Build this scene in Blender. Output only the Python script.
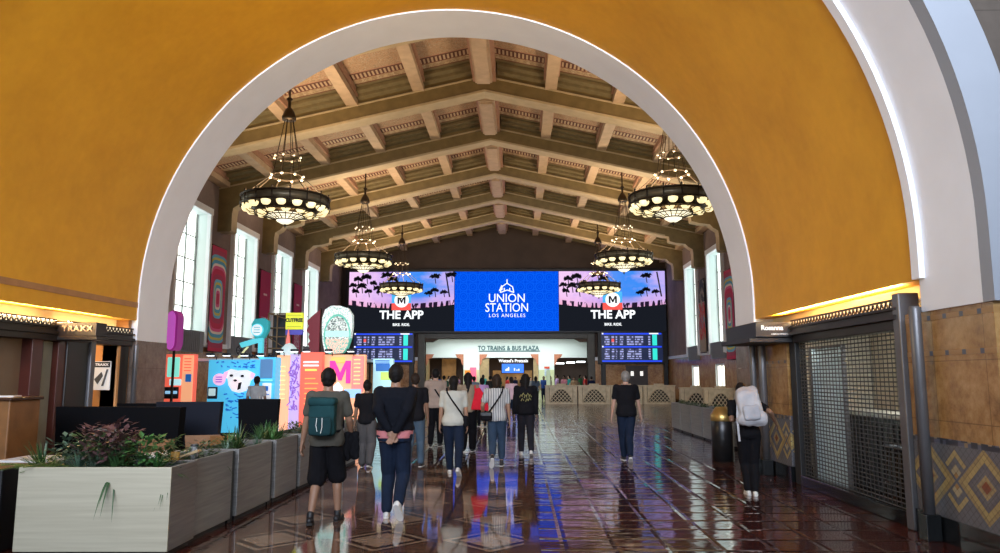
import bpy, bmesh, math, random
from mathutils import Vector, Matrix
random.seed(7)
S = bpy.context.scene
for o in list(bpy.data.objects): bpy.data.objects.remove(o)
PI = math.pi
# ---------------------------------------------------------------- camera
F = 750.0
cam = bpy.data.cameras.new('camera'); co = bpy.data.objects.new('camera', cam)
S.collection.objects.link(co); S.camera = co
cam.sensor_fit = 'HORIZONTAL'; cam.sensor_width = 36; cam.lens = 36 * F / 1000
cam.clip_start = .05; cam.clip_end = 300
co.location = (0, 0, 1.7)
co.rotation_euler = (PI / 2 + math.atan(100 / F), 0, math.atan(20 / F))
# ---------------------------------------------------------------- colour, world, big lights
S.view_settings.view_transform = 'Standard'; S.view_settings.look = 'None'
S.view_settings.gamma = 1; S.view_settings.use_curve_mapping = False
S.view_settings.exposure = 0.0
S.cycles.use_denoising = True
S.cycles.max_bounces = 7; S.cycles.diffuse_bounces = 4; S.cycles.glossy_bounces = 4
S.cycles.transmission_bounces = 4; S.cycles.transparent_max_bounces = 8
S.cycles.sample_clamp_indirect = 6
def lin(c):
    if isinstance(c, str):
        c = c.lstrip('#'); c = [int(c[i:i + 2], 16) / 255 for i in (0, 2, 4)]
        c = [x / 12.92 if x <= .04045 else ((x + .055) / 1.055) ** 2.4 for x in c]
    return (c[0], c[1], c[2], 1)
W = bpy.data.worlds.new('world'); S.world = W; W.use_nodes = True
W.node_tree.nodes['Background'].inputs[0].default_value = (.62, .78, 1, 1)
W.node_tree.nodes['Background'].inputs[1].default_value = .8
def area(name, loc, rot, sx, sy, power, col, spread=PI):
    l = bpy.data.lights.new(name, 'AREA'); l.shape = 'RECTANGLE'; l.size = sx; l.size_y = sy
    l.energy = power; l.color = col; l.spread = spread
    o = bpy.data.objects.new(name, l); S.collection.objects.link(o)
    o.location = loc; o.rotation_euler = rot; return o
# daylight through the entrance doors behind the camera
area('entrance_daylight', (-1.4, -7.5, 2.6), (PI / 2, 0, 0), 10, 4, 130, (.88, .94, 1))
area('high_entrance_fill', (-1.4, -7.0, 7.6), (PI / 2 + .06, 0, 0), 13, 4.5, 1600, (.80, .87, 1), 1.3)  # added high fill for the vault and arches, not a known window
area('entrance_overhead_light', (-1.4, 0, 10.5), (0, 0, 0), 8, 6, 500, (.95, .96, 1))  # downward area light below the closed entrance ceiling, no opening above it
# ceiling lamps of the train passage beyond the portal
area('passage_light', (-1, 54.3, 4.6), (0, 0, 0), 10, 2.0, 470, (.88, 1, .97))
# ---------------------------------------------------------------- helpers
def tag(o, label=None, cat=None, group=None, kind=None):
    if label: o['label'] = label
    if cat: o['category'] = cat
    if group: o['group'] = group
    if kind: o['kind'] = kind
    return o
def empty(name, loc=(0, 0, 0), rz=0, label=None, cat=None, group=None, parent=None):
    o = bpy.data.objects.new(name, None); S.collection.objects.link(o)
    o.location = loc; o.rotation_euler = (0, 0, rz); o.empty_display_size = .1
    if parent: o.parent = parent
    return tag(o, label, cat, group)
class MB:
    """collects shapes into one mesh; every face carries a material slot"""
    def __init__(s): s.v = []; s.f = []; s.m = []; s.sm = []
    def add(s, vs, fs, mi=0, smooth=False):
        n = len(s.v); s.v += [tuple(v) for v in vs]
        for f in fs: s.f.append([n + i for i in f]); s.m.append(mi); s.sm.append(smooth)
        return s
    def box(s, x0, x1, y0, y1, z0, z1, mi=0):
        if x0 > x1: x0, x1 = x1, x0
        if y0 > y1: y0, y1 = y1, y0
        if z0 > z1: z0, z1 = z1, z0
        v = [(x, y, z) for z in (z0, z1) for y in (y0, y1) for x in (x0, x1)]
        return s.add(v, [(0, 2, 3, 1), (4, 5, 7, 6), (0, 1, 5, 4), (2, 6, 7, 3), (0, 4, 6, 2), (1, 3, 7, 5)], mi)
    def bbox(s, x0, x1, y0, y1, z0, z1, b=.01, mi=0):
        bm = bmesh.new(); bmesh.ops.create_cube(bm, size=1)
        for v in bm.verts:
            v.co = Vector(((x0 + x1) / 2 + v.co.x * abs(x1 - x0), (y0 + y1) / 2 + v.co.y * abs(y1 - y0), (z0 + z1) / 2 + v.co.z * abs(z1 - z0)))
        bmesh.ops.bevel(bm, geom=bm.edges[:], offset=b, segments=2, affect='EDGES', profile=.5)
        bm.verts.index_update()
        s.add([v.co[:] for v in bm.verts], [[v.index for v in f.verts] for f in bm.faces], mi); bm.free(); return s
    def quad(s, a, b, c, d, mi=0): return s.add([a, b, c, d], [(0, 1, 2, 3)], mi)
    def tube(s, pts, r, n=8, mi=0, cap=True):
        """tube through points, r number or list"""
        pts = [Vector(p) for p in pts]; k = len(pts)
        rs = r if isinstance(r, (list, tuple)) else [r] * k
        vs = []; fs = []; up = None
        for i, p in enumerate(pts):
            t = (pts[min(i + 1, k - 1)] - pts[max(i - 1, 0)])
            if t.length < 1e-9: t = Vector((0, 0, 1))
            t.normalize()
            if up is None:
                up = t.cross(Vector((0, 0, 1)) if abs(t.z) < .9 else Vector((1, 0, 0))).normalized()
            else:
                up = (up - t * up.dot(t))
                up = up.normalized() if up.length > 1e-6 else t.orthogonal().normalized()
            b = t.cross(up)
            for j in range(n):
                a = 2 * PI * j / n; vs.append(p + (up * math.cos(a) + b * math.sin(a)) * rs[i])
        for i in range(k - 1):
            for j in range(n):
                fs.append((i * n + j, i * n + (j + 1) % n, (i + 1) * n + (j + 1) % n, (i + 1) * n + j))
        if cap: fs.append(tuple(range(n))[::-1]); fs.append(tuple((k - 1) * n + j for j in range(n)))
        return s.add(vs, fs, mi, n > 5)
    def lathe(s, prof, c=(0, 0, 0), n=24, mi=0, a0=0, a1=2 * PI):
        full = abs(a1 - a0 - 2 * PI) < 1e-6; m = n if full else n + 1
        vs = []; fs = []
        for r, z in prof:
            for j in range(m):
                a = a0 + (a1 - a0) * j / n
                vs.append((c[0] + r * math.cos(a), c[1] + r * math.sin(a), c[2] + z))
        for i in range(len(prof) - 1):
            for j in range(n):
                j2 = (j + 1) % m
                fs.append((i * m + j, i * m + j2, (i + 1) * m + j2, (i + 1) * m + j))
        return s.add(vs, fs, mi, True)
    def ball(s, c, rx, ry=None, rz=None, n=12, mi=0):
        ry = ry or rx; rz = rz or rx; vs = []; fs = []; k = n // 2 + 1
        for i in range(k + 1):
            t = PI * i / k
            for j in range(n):
                a = 2 * PI * j / n
                vs.append((c[0] + rx * math.sin(t) * math.cos(a), c[1] + ry * math.sin(t) * math.sin(a), c[2] - rz * math.cos(t)))
        for i in range(k):
            for j in range(n):
                fs.append((i * n + j, i * n + (j + 1) % n, (i + 1) * n + (j + 1) % n, (i + 1) * n + j))
        return s.add(vs, fs, mi, True)
    def prism(s, poly, d0, d1, axis='y', mi=0, side=None):
        """extrude 2d polygon; axis y: poly=(x,z); axis x: poly=(y,z); axis z: poly=(x,y)"""
        def P(p, d):
            return (p[0], d, p[1]) if axis == 'y' else ((d, p[0], p[1]) if axis == 'x' else (p[0], p[1], d))
        n = len(poly); vs = [P(p, d0) for p in poly] + [P(p, d1) for p in poly]
        s.add(vs, [tuple(range(n)), tuple(range(2 * n - 1, n - 1, -1))], mi)
        k = len(s.v) - 2 * n
        for i in range(n):
            s.f.append([k + i, k + n + i, k + n + (i + 1) % n, k + (i + 1) % n]); s.m.append(mi if side is None else side); s.sm.append(False)
        return s
    def strip(s, ring, y0, y1, mi=0, smooth=True):
        """surface swept along y from an open (x,z) line"""
        n = len(ring); vs = [(p[0], y0, p[1]) for p in ring] + [(p[0], y1, p[1]) for p in ring]
        return s.add(vs, [(i, i + 1, n + i + 1, n + i) for i in range(n - 1)], mi, smooth)
    def xf(s, M, start=0):
        for i in range(start, len(s.v)): s.v[i] = tuple(M @ Vector(s.v[i]))
        return s
    def build(s, name, mats, parent=None, loc=None, rz=0, fix=True, rot=None):
        me = bpy.data.meshes.new(name); me.from_pydata(s.v, [], s.f)
        if not isinstance(mats, (list, tuple)): mats = [mats]
        for m in mats: me.materials.append(m)
        for p, m, q in zip(me.polygons, s.m, s.sm): p.material_index = min(m, len(mats) - 1); p.use_smooth = q
        if fix:
            bm = bmesh.new(); bm.from_mesh(me); bmesh.ops.recalc_face_normals(bm, faces=bm.faces[:]); bm.to_mesh(me); bm.free()
        me.update()
        o = bpy.data.objects.new(name, me); S.collection.objects.link(o)
        if parent: o.parent = parent
        if loc: o.location = loc
        if rot: o.rotation_euler = rot
        elif rz: o.rotation_euler = (0, 0, rz)
        return o
def struct(mb, name, mats, **k):
    o = mb.build(name, mats, **k); o['kind'] = 'structure'; return o
def copy_tree(o, loc=None, rz=None, parent=None, label=None):
    c = o.copy(); S.collection.objects.link(c)
    if parent: c.parent = parent
    if loc is not None: c.location = loc
    if rz is not None: c.rotation_euler = (0, 0, rz)
    if label: c['label'] = label
    for ch in list(o.children): copy_tree(ch, parent=c)
    return c
# ---------------------------------------------------------------- node maths
class Ex:
    def __init__(s, nt, k): s.nt = nt; s.k = k
    def op(s, o, b=None, c=None):
        n = s.nt.nodes.new('ShaderNodeMath'); n.operation = o
        for i, q in enumerate((s, b, c)):
            if q is None: continue
            if isinstance(q, Ex): s.nt.links.new(q.k, n.inputs[i])
            else: n.inputs[i].default_value = q
        return Ex(s.nt, n.outputs[0])
    def __add__(s, b): return s.op('ADD', b)
    def __sub__(s, b): return s.op('SUBTRACT', b)
    def __mul__(s, b): return s.op('MULTIPLY', b)
    def __truediv__(s, b): return s.op('DIVIDE', b)
    def abs(s): return s.op('ABSOLUTE')
    def floor(s): return s.op('FLOOR')
    def fract(s): return s.op('FRACT')
    def sin(s): return s.op('SINE')
    def lt(s, b): return s.op('LESS_THAN', b)
    def gt(s, b): return s.op('GREATER_THAN', b)
    def mn(s, b): return s.op('MINIMUM', b)
    def mx(s, b): return s.op('MAXIMUM', b)
    def sat(s): return s.op('MAXIMUM', 0.).op('MINIMUM', 1.)
class Mat:
    def __init__(s, name, col=(.5, .5, .5), rough=.6, metal=0, emit=None, es=1, alpha=1, spec=.5, coat=0):
        s.m = bpy.data.materials.new(name); s.m.use_nodes = True; s.nt = s.m.node_tree
        s.b = s.nt.nodes['Principled BSDF']; s.name = name
        s.b.inputs['Base Color'].default_value = lin(col); s.b.inputs['Roughness'].default_value = rough
        s.b.inputs['Metallic'].default_value = metal; s.b.inputs['Specular IOR Level'].default_value = spec
        if coat: s.b.inputs['Coat Weight'].default_value = coat; s.b.inputs['Coat Roughness'].default_value = .05
        if emit is not None:
            s.b.inputs['Emission Color'].default_value = lin(emit); s.b.inputs['Emission Strength'].default_value = es
        if alpha < 1: s.b.inputs['Alpha'].default_value = alpha
    def co(s, kind='Object'):
        t = s.nt.nodes.new('ShaderNodeTexCoord'); q = s.nt.nodes.new('ShaderNodeSeparateXYZ')
        s.nt.links.new(t.outputs[kind], q.inputs[0]); s.vec = t.outputs[kind]
        return [Ex(s.nt, q.outputs[i]) for i in range(3)]
    def noise(s, scale, detail=3, vec=None, stretch=None, rough=.5, out=0):
        n = s.nt.nodes.new('ShaderNodeTexNoise'); n.inputs['Scale'].default_value = scale
        n.inputs['Detail'].default_value = detail; n.inputs['Roughness'].default_value = rough
        if vec is None: t = s.nt.nodes.new('ShaderNodeTexCoord'); vec = t.outputs['Object']
        if stretch:
            mp = s.nt.nodes.new('ShaderNodeMapping'); mp.inputs['Scale'].default_value = stretch
            s.nt.links.new(vec, mp.inputs[0]); vec = mp.outputs[0]
        s.nt.links.new(vec, n.inputs['Vector']); return Ex(s.nt, n.outputs[out])
    def comb(s, x, y, z=0):
        n = s.nt.nodes.new('ShaderNodeCombineXYZ')
        for i, q in enumerate((x, y, z)):
            if isinstance(q, Ex): s.nt.links.new(q.k, n.inputs[i])
            else: n.inputs[i].default_value = q
        return n.outputs[0]
    def rnd(s, x, y, z=0):
        n = s.nt.nodes.new('ShaderNodeTexWhiteNoise'); s.nt.links.new(s.comb(x, y, z), n.inputs['Vector'])
        return Ex(s.nt, n.outputs['Value'])
    def ramp(s, fac, stops, const=False):
        n = s.nt.nodes.new('ShaderNodeValToRGB'); e = n.color_ramp.elements
        n.color_ramp.interpolation = 'CONSTANT' if const else 'LINEAR'
        while len(e) < len(stops): e.new(.5)
        for i, (p, c) in enumerate(stops): e[i].position = p; e[i].color = lin(c)
        s.nt.links.new(fac.k, n.inputs[0]); return n.outputs[0]
    def mix(s, fac, a, b):
        n = s.nt.nodes.new('ShaderNodeMix'); n.data_type = 'RGBA'
        def put(i, q):
            if isinstance(q, Ex): q = q.k
            if isinstance(q, bpy.types.NodeSocket): s.nt.links.new(q, n.inputs[i])
            elif i == 0: n.inputs[i].default_value = q
            else: n.inputs[i].default_value = lin(q)
        put(0, fac); put(6, a); put(7, b); return n.outputs[2]
    def col(s, c): s.nt.links.new(c, s.b.inputs['Base Color']); return s
    def emi(s, c, st): s.nt.links.new(c, s.b.inputs['Emission Color']); s.b.inputs['Emission Strength'].default_value = st; return s
    def bump(s, h, strength=.3, dist=.01):
        n = s.nt.nodes.new('ShaderNodeBump'); n.inputs['Strength'].default_value = strength; n.inputs['Distance'].default_value = dist
        s.nt.links.new(h.k, n.inputs['Height']); s.nt.links.new(n.outputs[0], s.b.inputs['Normal']); return s
    def set(s, inp, ex): s.nt.links.new(ex.k, s.b.inputs[inp]); return s
_mc = {}
def M(name, col=None, rough=.6, metal=0, var=0, vs=4, **k):
    """cached plain material with slight procedural variation"""
    if name in _mc: return _mc[name]
    a = Mat(name, col, rough, metal, **k)
    if var:
        c = lin(col)[:3]; f = a.noise(vs, 4)
        a.col(a.ramp(f, [(.25, tuple(x * (1 - var) for x in c)), (.75, tuple(min(1, x * (1 + var)) for x in c))]))
    _mc[name] = a.m; return a.m
def text(name, body, size, loc, rot, mat, parent=None, bold=0, ex=.01, sx=1, space=1):
    c = bpy.data.curves.new(name, 'FONT'); c.body = body; c.size = size; c.extrude = ex; c.offset = bold
    c.align_x = 'CENTER'; c.align_y = 'CENTER'; c.space_character = space; c.resolution_u = 3
    tmp = bpy.data.objects.new('tmp', c); S.collection.objects.link(tmp)
    bpy.context.view_layer.update()
    me = bpy.data.meshes.new_from_object(tmp.evaluated_get(bpy.context.evaluated_depsgraph_get()))
    bpy.data.objects.remove(tmp); me.name = name
    me.materials.clear(); me.materials.append(mat)
    o = bpy.data.objects.new(name, me); S.collection.objects.link(o)
    o.location = loc; o.rotation_euler = rot; o.scale = (sx, 1, 1)
    if parent: o.parent = parent
    return o
FR = (PI / 2, 0, 0)      # text facing the camera (towards -y)
# ================================================================ MATERIALS OF THE SHELL
AX, AZ, AR = -1.46, 3.12, 5.82          # axis, spring height and radius of the entrance arches
HX, HW = -1.2, 11.35                    # axis and half width of the waiting hall
BEAMS = [19.8, 25.2, 30.6, 36.0, 41.4, 46.8]; BAYS = [22.5, 27.9, 33.3, 38.7, 44.1]; FARY = 52.2
SL = .225
def soffit(x): return 11.5 - SL * abs(x - HX)
g = Mat('gold_plaster', (.66, .36, .035), .55)
n = g.noise(.8, 5, rough=.65); n2 = g.noise(6, 3)
g.col(g.ramp(n * .75 + n2 * .25, [(.3, (.62, .290, .006)), (.7, (.78, .390, .014))])).bump(n2, .12, .02); GOLD = g.m
WHITE = M('white_paint', (.84, .87, .93), .55, var=.03, vs=2)
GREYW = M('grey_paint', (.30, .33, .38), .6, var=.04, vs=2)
def stone(name, c0, c1, c2, jx=.9, jz=.62, rough=.25):
    a = Mat(name, c1, rough); x, y, z = a.co()
    f = a.noise(2.2, 8, rough=.7); f2 = a.noise(9, 5, rough=.7)
    c = a.ramp(f * .6 + f2 * .4, [(.36, c0), (.5, c1), (.64, c2)])
    u = x + y
    j = ((u / jx).fract() - .5).abs().gt(.494).mx(((z / jz).fract() - .5).abs().gt(.492))
    a.col(a.mix(j * .55, c, (c0[0] * .4, c0[1] * .4, c0[2] * .4))); return a
STONE_L = stone('brown_travertine', (.12, .085, .065), (.20, .15, .12), (.28, .215, .18)).m
STONE_O = stone('ochre_marble', (.19, .095, .03), (.36, .20, .07), (.50, .31, .13)).m
STONE_F = stone('rust_marble_wainscot', (.22, .09, .035), (.42, .21, .08), (.55, .33, .15), jx=1.6, jz=3).m
a = Mat('mauve_acoustic_plaster', (.16, .12, .11), .9); x, y, z = a.co(); f = a.noise(.5, 6, rough=.7)
a.col(a.ramp(f, [(.3, (.17, .125, .115)), (.7, (.29, .22, .21))])); WALLP = a.m
a = Mat('brown_felt_wall', (.16, .12, .11), .9); x, y, z = a.co(); f = a.noise(1.5, 6, rough=.7)
j = ((z / .75).fract() - .5).abs().gt(.49)
a.col(a.mix(j * .5, a.ramp(f, [(.3, (.065, .052, .042)), (.7, (.10, .082, .068))]), (.04, .03, .025))); BROWNW = a.m
BEAMF = M('olive_beam_paint', (.20, .145, .06), .6, var=.2, vs=3)
BEAMS_ = M('cream_beam_soffit', (.50, .40, .25), .6, var=.12, vs=3)
PURL = M('pink_cream_purlin', (.50, .36, .24), .6, var=.15, vs=3)
OLIVE = M('olive_boards', (.19, .15, .075), .7, var=.2, vs=5)
REDL = M('red_brown_line', (.16, .05, .03), .6)
BRONZE = M('dark_bronze', (.035, .028, .024), .42, .55, var=.2)
PIPE = M('gunmetal_post', (.15, .15, .16), .4, .5, var=.1)
BLACK = M('black_matt', (.006, .006, .007), .5)
BLKST = M('black_polished_plinth', (.008, .009, .010), .12, var=.2)
# floor: inlaid marble lane down the middle, glazed red brown tiles to both sides
a = Mat('hall_floor', (.1, .04, .03), .1); x, y, z = a.co(); T = .52
dx = (x - AX).abs()
fx = ((x + 50) / T).fract(); fy = ((y + 50) / T).fract(); ix = ((x + 50) / T).floor(); iy = ((y + 50) / T).floor()
r1 = a.rnd(ix, iy); r2 = a.rnd(ix, iy, 3.3); r3 = a.rnd(ix, iy, 7.7)
ex_ = (fx - .5).abs() * 2; ey_ = (fy - .5).abs() * 2; edge = ex_.mx(ey_)
tile = a.ramp(r3, [(0, (.032, .008, .005)), (.5, (.055, .012, .008)), (1, (.080, .019, .012))])
tile = a.mix(edge.gt(.955), tile, (.025, .012, .010))
# marble lane: 1.2 m squares with a rotated square and bands
q = 1.16
mx_ = ((x - AX + q * 20.5) / q).fract() - .5; my_ = ((y + 40) / q).fract() - .5
dia = mx_.abs() + my_.abs(); cr = mx_.abs().mn(my_.abs()); sqr = mx_.abs().mx(my_.abs())
vein = a.noise(3, 8, rough=.7)
m1 = a.ramp(vein, [(.3, (.07, .032, .020)), (.7, (.14, .070, .042))])
m2 = a.ramp(vein, [(.3, (.22, .14, .095)), (.7, (.32, .22, .15))])
m3 = a.ramp(vein, [(.3, (.022, .010, .008)), (.7, (.05, .022, .015))])
mar = a.mix(dia.lt(.5), m1, m3); mar = a.mix(dia.lt(.30), mar, m2); mar = a.mix((dia - .42).abs().lt(.035), mar, m2)
mar = a.mix(sqr.gt(.485), mar, m3)
band = (dx - 1.57).abs().lt(.08)
lane = dx.lt(1.49)
hall = y.gt(14.7); tile2 = a.ramp(r3, [(0, (.035, .016, .013)), (.5, (.075, .036, .028)), (1, (.11, .055, .042))]); tile2 = a.mix(edge.gt(.955), tile2, (.02, .012, .010))
c = a.mix(dx.lt(1.66), tile, m3); c = a.mix(band, c, m1); c = a.mix(lane, c, mar); c = a.mix(hall, c, tile2); a.col(c)
tl = dx.gt(1.66).mx(y.gt(14.7))
wob = a.noise(1, 2, stretch=(3.2, 7, 1)); 
h = ((fx - .5) * (r1 - .5) * .45 + (fy - .5) * (r2 - .5) * .9 - ((edge - .84).mx(0.)) * 2.2 + wob * .38) * tl + wob * .04
a.bump(h, 1.0, .012)
a.set('Roughness', tl * .03 + .035 + a.noise(5, 4) * .05)
a.b.inputs['Specular IOR Level'].default_value = .5; a.b.inputs['IOR'].default_value = 1.9
FLOOR = a.m
# diamond tile wainscot
a = Mat('diamond_mosaic_tiles', (.3, .25, .2), .22); x, y, z = a.co()
u = (x + y + 20.0) / .98; pz = ((z - .25) / .80)
du = ((u).fract() - .5).abs() * 2; dz = (pz - .5).abs() * 2
d = du * .95 + dz
d2 = (1 - 0.) and (Ex(a.nt, du.k) * -1. + 1.) + dz * 1.0
rn = a.rnd((u * 9).floor(), (pz * 12).floor())
ca = a.ramp(d, [(0, (.24, .07, .03)), (.16, (.40, .30, .14)), (.30, (.16, .16, .17)), (.46, (.13, .13, .15)), (.58, (.46, .35, .14)), (.76, (.36, .27, .12)), (.90, (.14, .145, .165)), (1., (.16, .165, .19))], True)
cb = a.ramp(d2, [(0, (.38, .22, .08)), (.22, (.42, .36, .22)), (.42, (.13, .14, .16)), (.6, (.42, .33, .15)), (.78, (.14, .145, .165))], True)
c = a.mix(d.gt(1.0), ca, cb)
c = a.mix((rn - .5).abs() * .5, c, (.12, .10, .09))
grid = (du * 5 + dz * 5).fract().gt(.93).mx((du * 5 - dz * 5).fract().gt(.93))
a.col(a.mix(grid * .6, c, (.03, .03, .03))); DIAM = a.m
a = Mat('blue_mosaic_band', (.1, .1, .12), .3); x, y, z = a.co(); rn = a.rnd(((x + y) / .055).floor(), (z / .055).floor())
a.col(a.ramp(rn, [(0, (.03, .035, .05)), (.5, (.10, .11, .16)), (.8, (.30, .22, .12))], True)); BAND = a.m
# painted ceiling panels: bands measured from each beam
a = Mat('painted_ceiling_panel', (.4, .3, .2), .7); x, y, z = a.co()
sy = ((((y - 19.8) / 5.4).fract() - .5).abs() * -5.4) + 2.7 - .3          # distance from the beam face
sx = x - HX
per = (sx / .13).fract()
flut = a.mix(per.gt(.5), (.52, .40, .27), (.10, .03, .022))
nz = a.noise(1, 3, stretch=(2.2, 3.2, 1)); cells = ((nz * 9).fract() - .5).abs() * 2
orn = a.ramp(((sx / .5).fract() - .5).abs() * 1.2 + cells * .4, [(.2, (.50, .38, .24)), (.55, (.30, .20, .12)), (.8, (.52, .42, .29))])
flo = a.ramp(cells, [(0, (.52, .44, .33)), (.3, (.40, .17, .07)), (.55, (.55, .46, .34)), (.75, (.24, .19, .14)), (1, (.50, .27, .13))])
c = a.mix(sy.gt(.82), (.19, .15, .075), orn)
c = a.mix((sy - .84).abs().lt(.035), c, (.16, .05, .03)); c = a.mix(sy.gt(1.22), c, flut)
c = a.mix((sy - 1.22).abs().lt(.03), c, (.20, .06, .035)); c = a.mix(sy.gt(1.62), c, (.44, .23, .15)); c = a.mix(sy.gt(1.74), c, flo)
c = a.mix((sy - 1.64).abs().lt(.045), c, (.12, .04, .03))
a.col(c); PANEL = a.m
COVE = M('cove_lamp', (.9, .8, .6), .5, emit=(1, .74, .36), es=7)
CREAM = M('cream_cove_plaster', (.78, .68, .46), .7)

# ================================================================ SHELL
struct(MB().box(-14.5, 12.5, -9, 66, -.3, 0), 'floor', FLOOR)
def arc(r, n=72, z0=None, cx=AX, cz=AZ, lo=None):
    p = [(cx + r * math.cos(PI * i / n), cz + r * math.sin(PI * i / n)) for i in range(n + 1)]
    if lo is not None: p = [(cx + r, lo)] + p + [(cx - r, lo)]
    return p
def arch_band(r0, r1, y0, y1, lo, mi=0, n=72):
    """solid arch between two radii"""
    m = MB(); A = arc(r0, n, lo=lo); B = arc(r1, n, lo=lo); k = len(A)
    vs = [(p[0], y0, p[1]) for p in A] + [(p[0], y0, p[1]) for p in B] + [(p[0], y1, p[1]) for p in A] + [(p[0], y1, p[1]) for p in B]
    fs = []
    for i in range(k - 1):
        fs += [(i, i + 1, k + i + 1, k + i), (2 * k + i, 3 * k + i, 3 * k + i + 1, 2 * k + i + 1), (i, 2 * k + i, 2 * k + i + 1, i + 1), (k + i, k + i + 1, 3 * k + i + 1, 3 * k + i)]
    fs += [(0, k, 3 * k, 2 * k), (k - 1, 3 * k - 1, 4 * k - 1, 2 * k - 1)]
    return m.add(vs, fs, mi, False)
def smooth(o, ang=30):
    for p in o.data.polygons: p.use_smooth = True
    try: o.data.set_sharp_from_angle(angle=math.radians(ang))
    except Exception: pass
    return o
# far arch (between vestibule and hall) and near arch
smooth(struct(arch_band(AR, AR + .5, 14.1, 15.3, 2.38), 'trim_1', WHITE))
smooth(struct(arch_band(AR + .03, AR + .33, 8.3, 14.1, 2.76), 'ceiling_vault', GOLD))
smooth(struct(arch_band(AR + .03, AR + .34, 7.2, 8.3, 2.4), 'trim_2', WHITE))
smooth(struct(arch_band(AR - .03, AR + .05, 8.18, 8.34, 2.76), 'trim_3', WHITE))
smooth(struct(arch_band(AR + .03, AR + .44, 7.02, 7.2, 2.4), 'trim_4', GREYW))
def arch_wall(y0, y1, r, x0, x1, z1, gable=False):
    """wall plate with the arch cut out of it"""
    A = arc(r, 48, lo=0); m = MB()
    out = [(x1, 0)] + [((x1 if math.cos(t) > 0 else x0), 0) for t in ()]
    k = len(A); B = []
    for p in A:
        dx, dz = p[0] - AX, p[1] - AZ
        if p[1] <= AZ + 1e-6: B.append((x1 if dx > 0 else x0, p[1])); continue
        ts = []
        if dx > 1e-6: ts.append((x1 - AX) / dx)
        if dx < -1e-6: ts.append((x0 - AX) / dx)
        ts.append((z1 - AZ) / dz); t = min(ts); B.append((AX + dx * t, AZ + dz * t))
    vs = [(p[0], y, p[1]) for y in (y0, y1) for L in (A, B) for p in L]; fs = []
    for i in range(k - 1):
        fs += [(i, i + 1, k + i + 1, k + i), (2 * k + i, 3 * k + i, 3 * k + i + 1, 2 * k + i + 1), (i, 2 * k + i, 2 * k + i + 1, i + 1)]
    m.add(vs, fs); m.box(x1 - 2.5, x1, y0, y1, z1 - 2.4, z1); m.box(x0, x0 + 2.5, y0, y1, z1 - 2.4, z1); return m
struct(arch_wall(14.75, 15.28, AR + .4, HX - HW - .6, HX + HW + .6, 13.2), 'wall_south', WALLP)
struct(arch_wall(7.05, 7.5, AR + .36, -14.3, 12.3, 11), 'wall_entrance', BROWNW)
# jamb stone below both arches
jx = (AX - AR, AX + AR)
m = MB(); m.bbox(jx[0] - .45, jx[0] + .012, 14.08, 15.32, 0, 2.38, .01); struct(m, 'wall_jamb_left', STONE_L)
m = MB(); m.bbox(jx[1] - .012, jx[1] + .45, 14.08, 15.32, 0, 2.38, .01); struct(m, 'wall_jamb_right', STONE_L)
# vestibule outer shell so that the sky only enters behind the camera
struct(MB().box(-14.5, 12.5, -9, 7.1, 11, 11.2), 'ceiling_entrance', M('white_ceiling', (.6, .6, .58), .8))
struct(MB().box(-14.6, -14.3, -9, 15.3, 0, 11), 'wall_entrance_left', BROWNW)
struct(MB().box(12.3, 12.6, -9, 15.3, 0, 11), 'wall_entrance_right', BROWNW)
# right wall of the vestibule passage: stone, mosaic, diamond tiles, plinth
RX = 4.42
def wainscot(name, x0, x1, y0, y1, top=2.4):
    m = MB(); m.box(x0, x1, y0, y1, 1.06, top, 0)
    m.box(x0 - .004, x1 + .004, y0 - .004, y1, 1.0, 1.06, 2); m.box(x0 - .004, x1 + .004, y0 - .004, y1, .25, 1.0, 1)
    m.box(x0 - .03, x1 + .02, y0 - .03, y1 + .01, 0, .25, 3)
    m.box(x0 - .004, x1 + .004, y0 - .004, y1, 1.92, 1.97, 4)
    m.box(x0 - .004, x1 + .004, y0 - .004, y1, top - .1, top - .05, 4)
    return struct(m, name, [STONE_O, DIAM, BAND, BLKST, BAND2])
a = Mat('spaced_mosaic_inserts', (.3, .2, .1), .3); x, y, z = a.co(); u = (x + y)
a.col(a.mix((u / .30).fract().lt(.22), (.36, .20, .07), (.07, .085, .12))); BAND2 = a.m
wainscot('wall_passage_right', RX, RX + .9, 7.1, 8.72)
wainscot('wall_storefront_end', RX, RX + .3, 12.62, 14.08)
m = MB(); m.box(5.3, 12.3, 7.12, 7.2, 0, 2.4); struct(m, 'wall_entrance_stone', STONE_O)
# cove and cornice lamps, both sides
for sgn, nm in ((1, 'right'), (-1, 'left')):
    X0 = AX + sgn * (AR + .36)
    m = MB(); m.box(X0, X0 + sgn * .5, 8.3, 14.1, 2.62, 2.80); struct(m, 'wall_cove_' + nm, CREAM)
# shell around the shops behind both storefronts
m = MB(); m.box(-11.2, -7.4, 14.0, 14.1, 0, 3); m.box(-11.3, -11.2, 7.4, 14.1, 0, 3); m.box(-11.3, -7.3, 7.4, 14.1, 3, 3.1); m.box(-11.3, -7.3, 7.3, 7.4, 0, 3)
struct(m, 'wall_restaurant', M('warm_interior_wall', (.40, .20, .08), .7, var=.15))
m = MB(); m.box(4.95, 8.2, 14.0, 14.08, 0, 3); m.box(8.2, 8.3, 8.7, 14.08, 0, 3); m.box(4.5, 8.3, 8.7, 14.08, 3, 3.1)
struct(m, 'wall_shop', M('pale_shop_wall', (.55, .52, .45), .7, var=.1))

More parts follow.
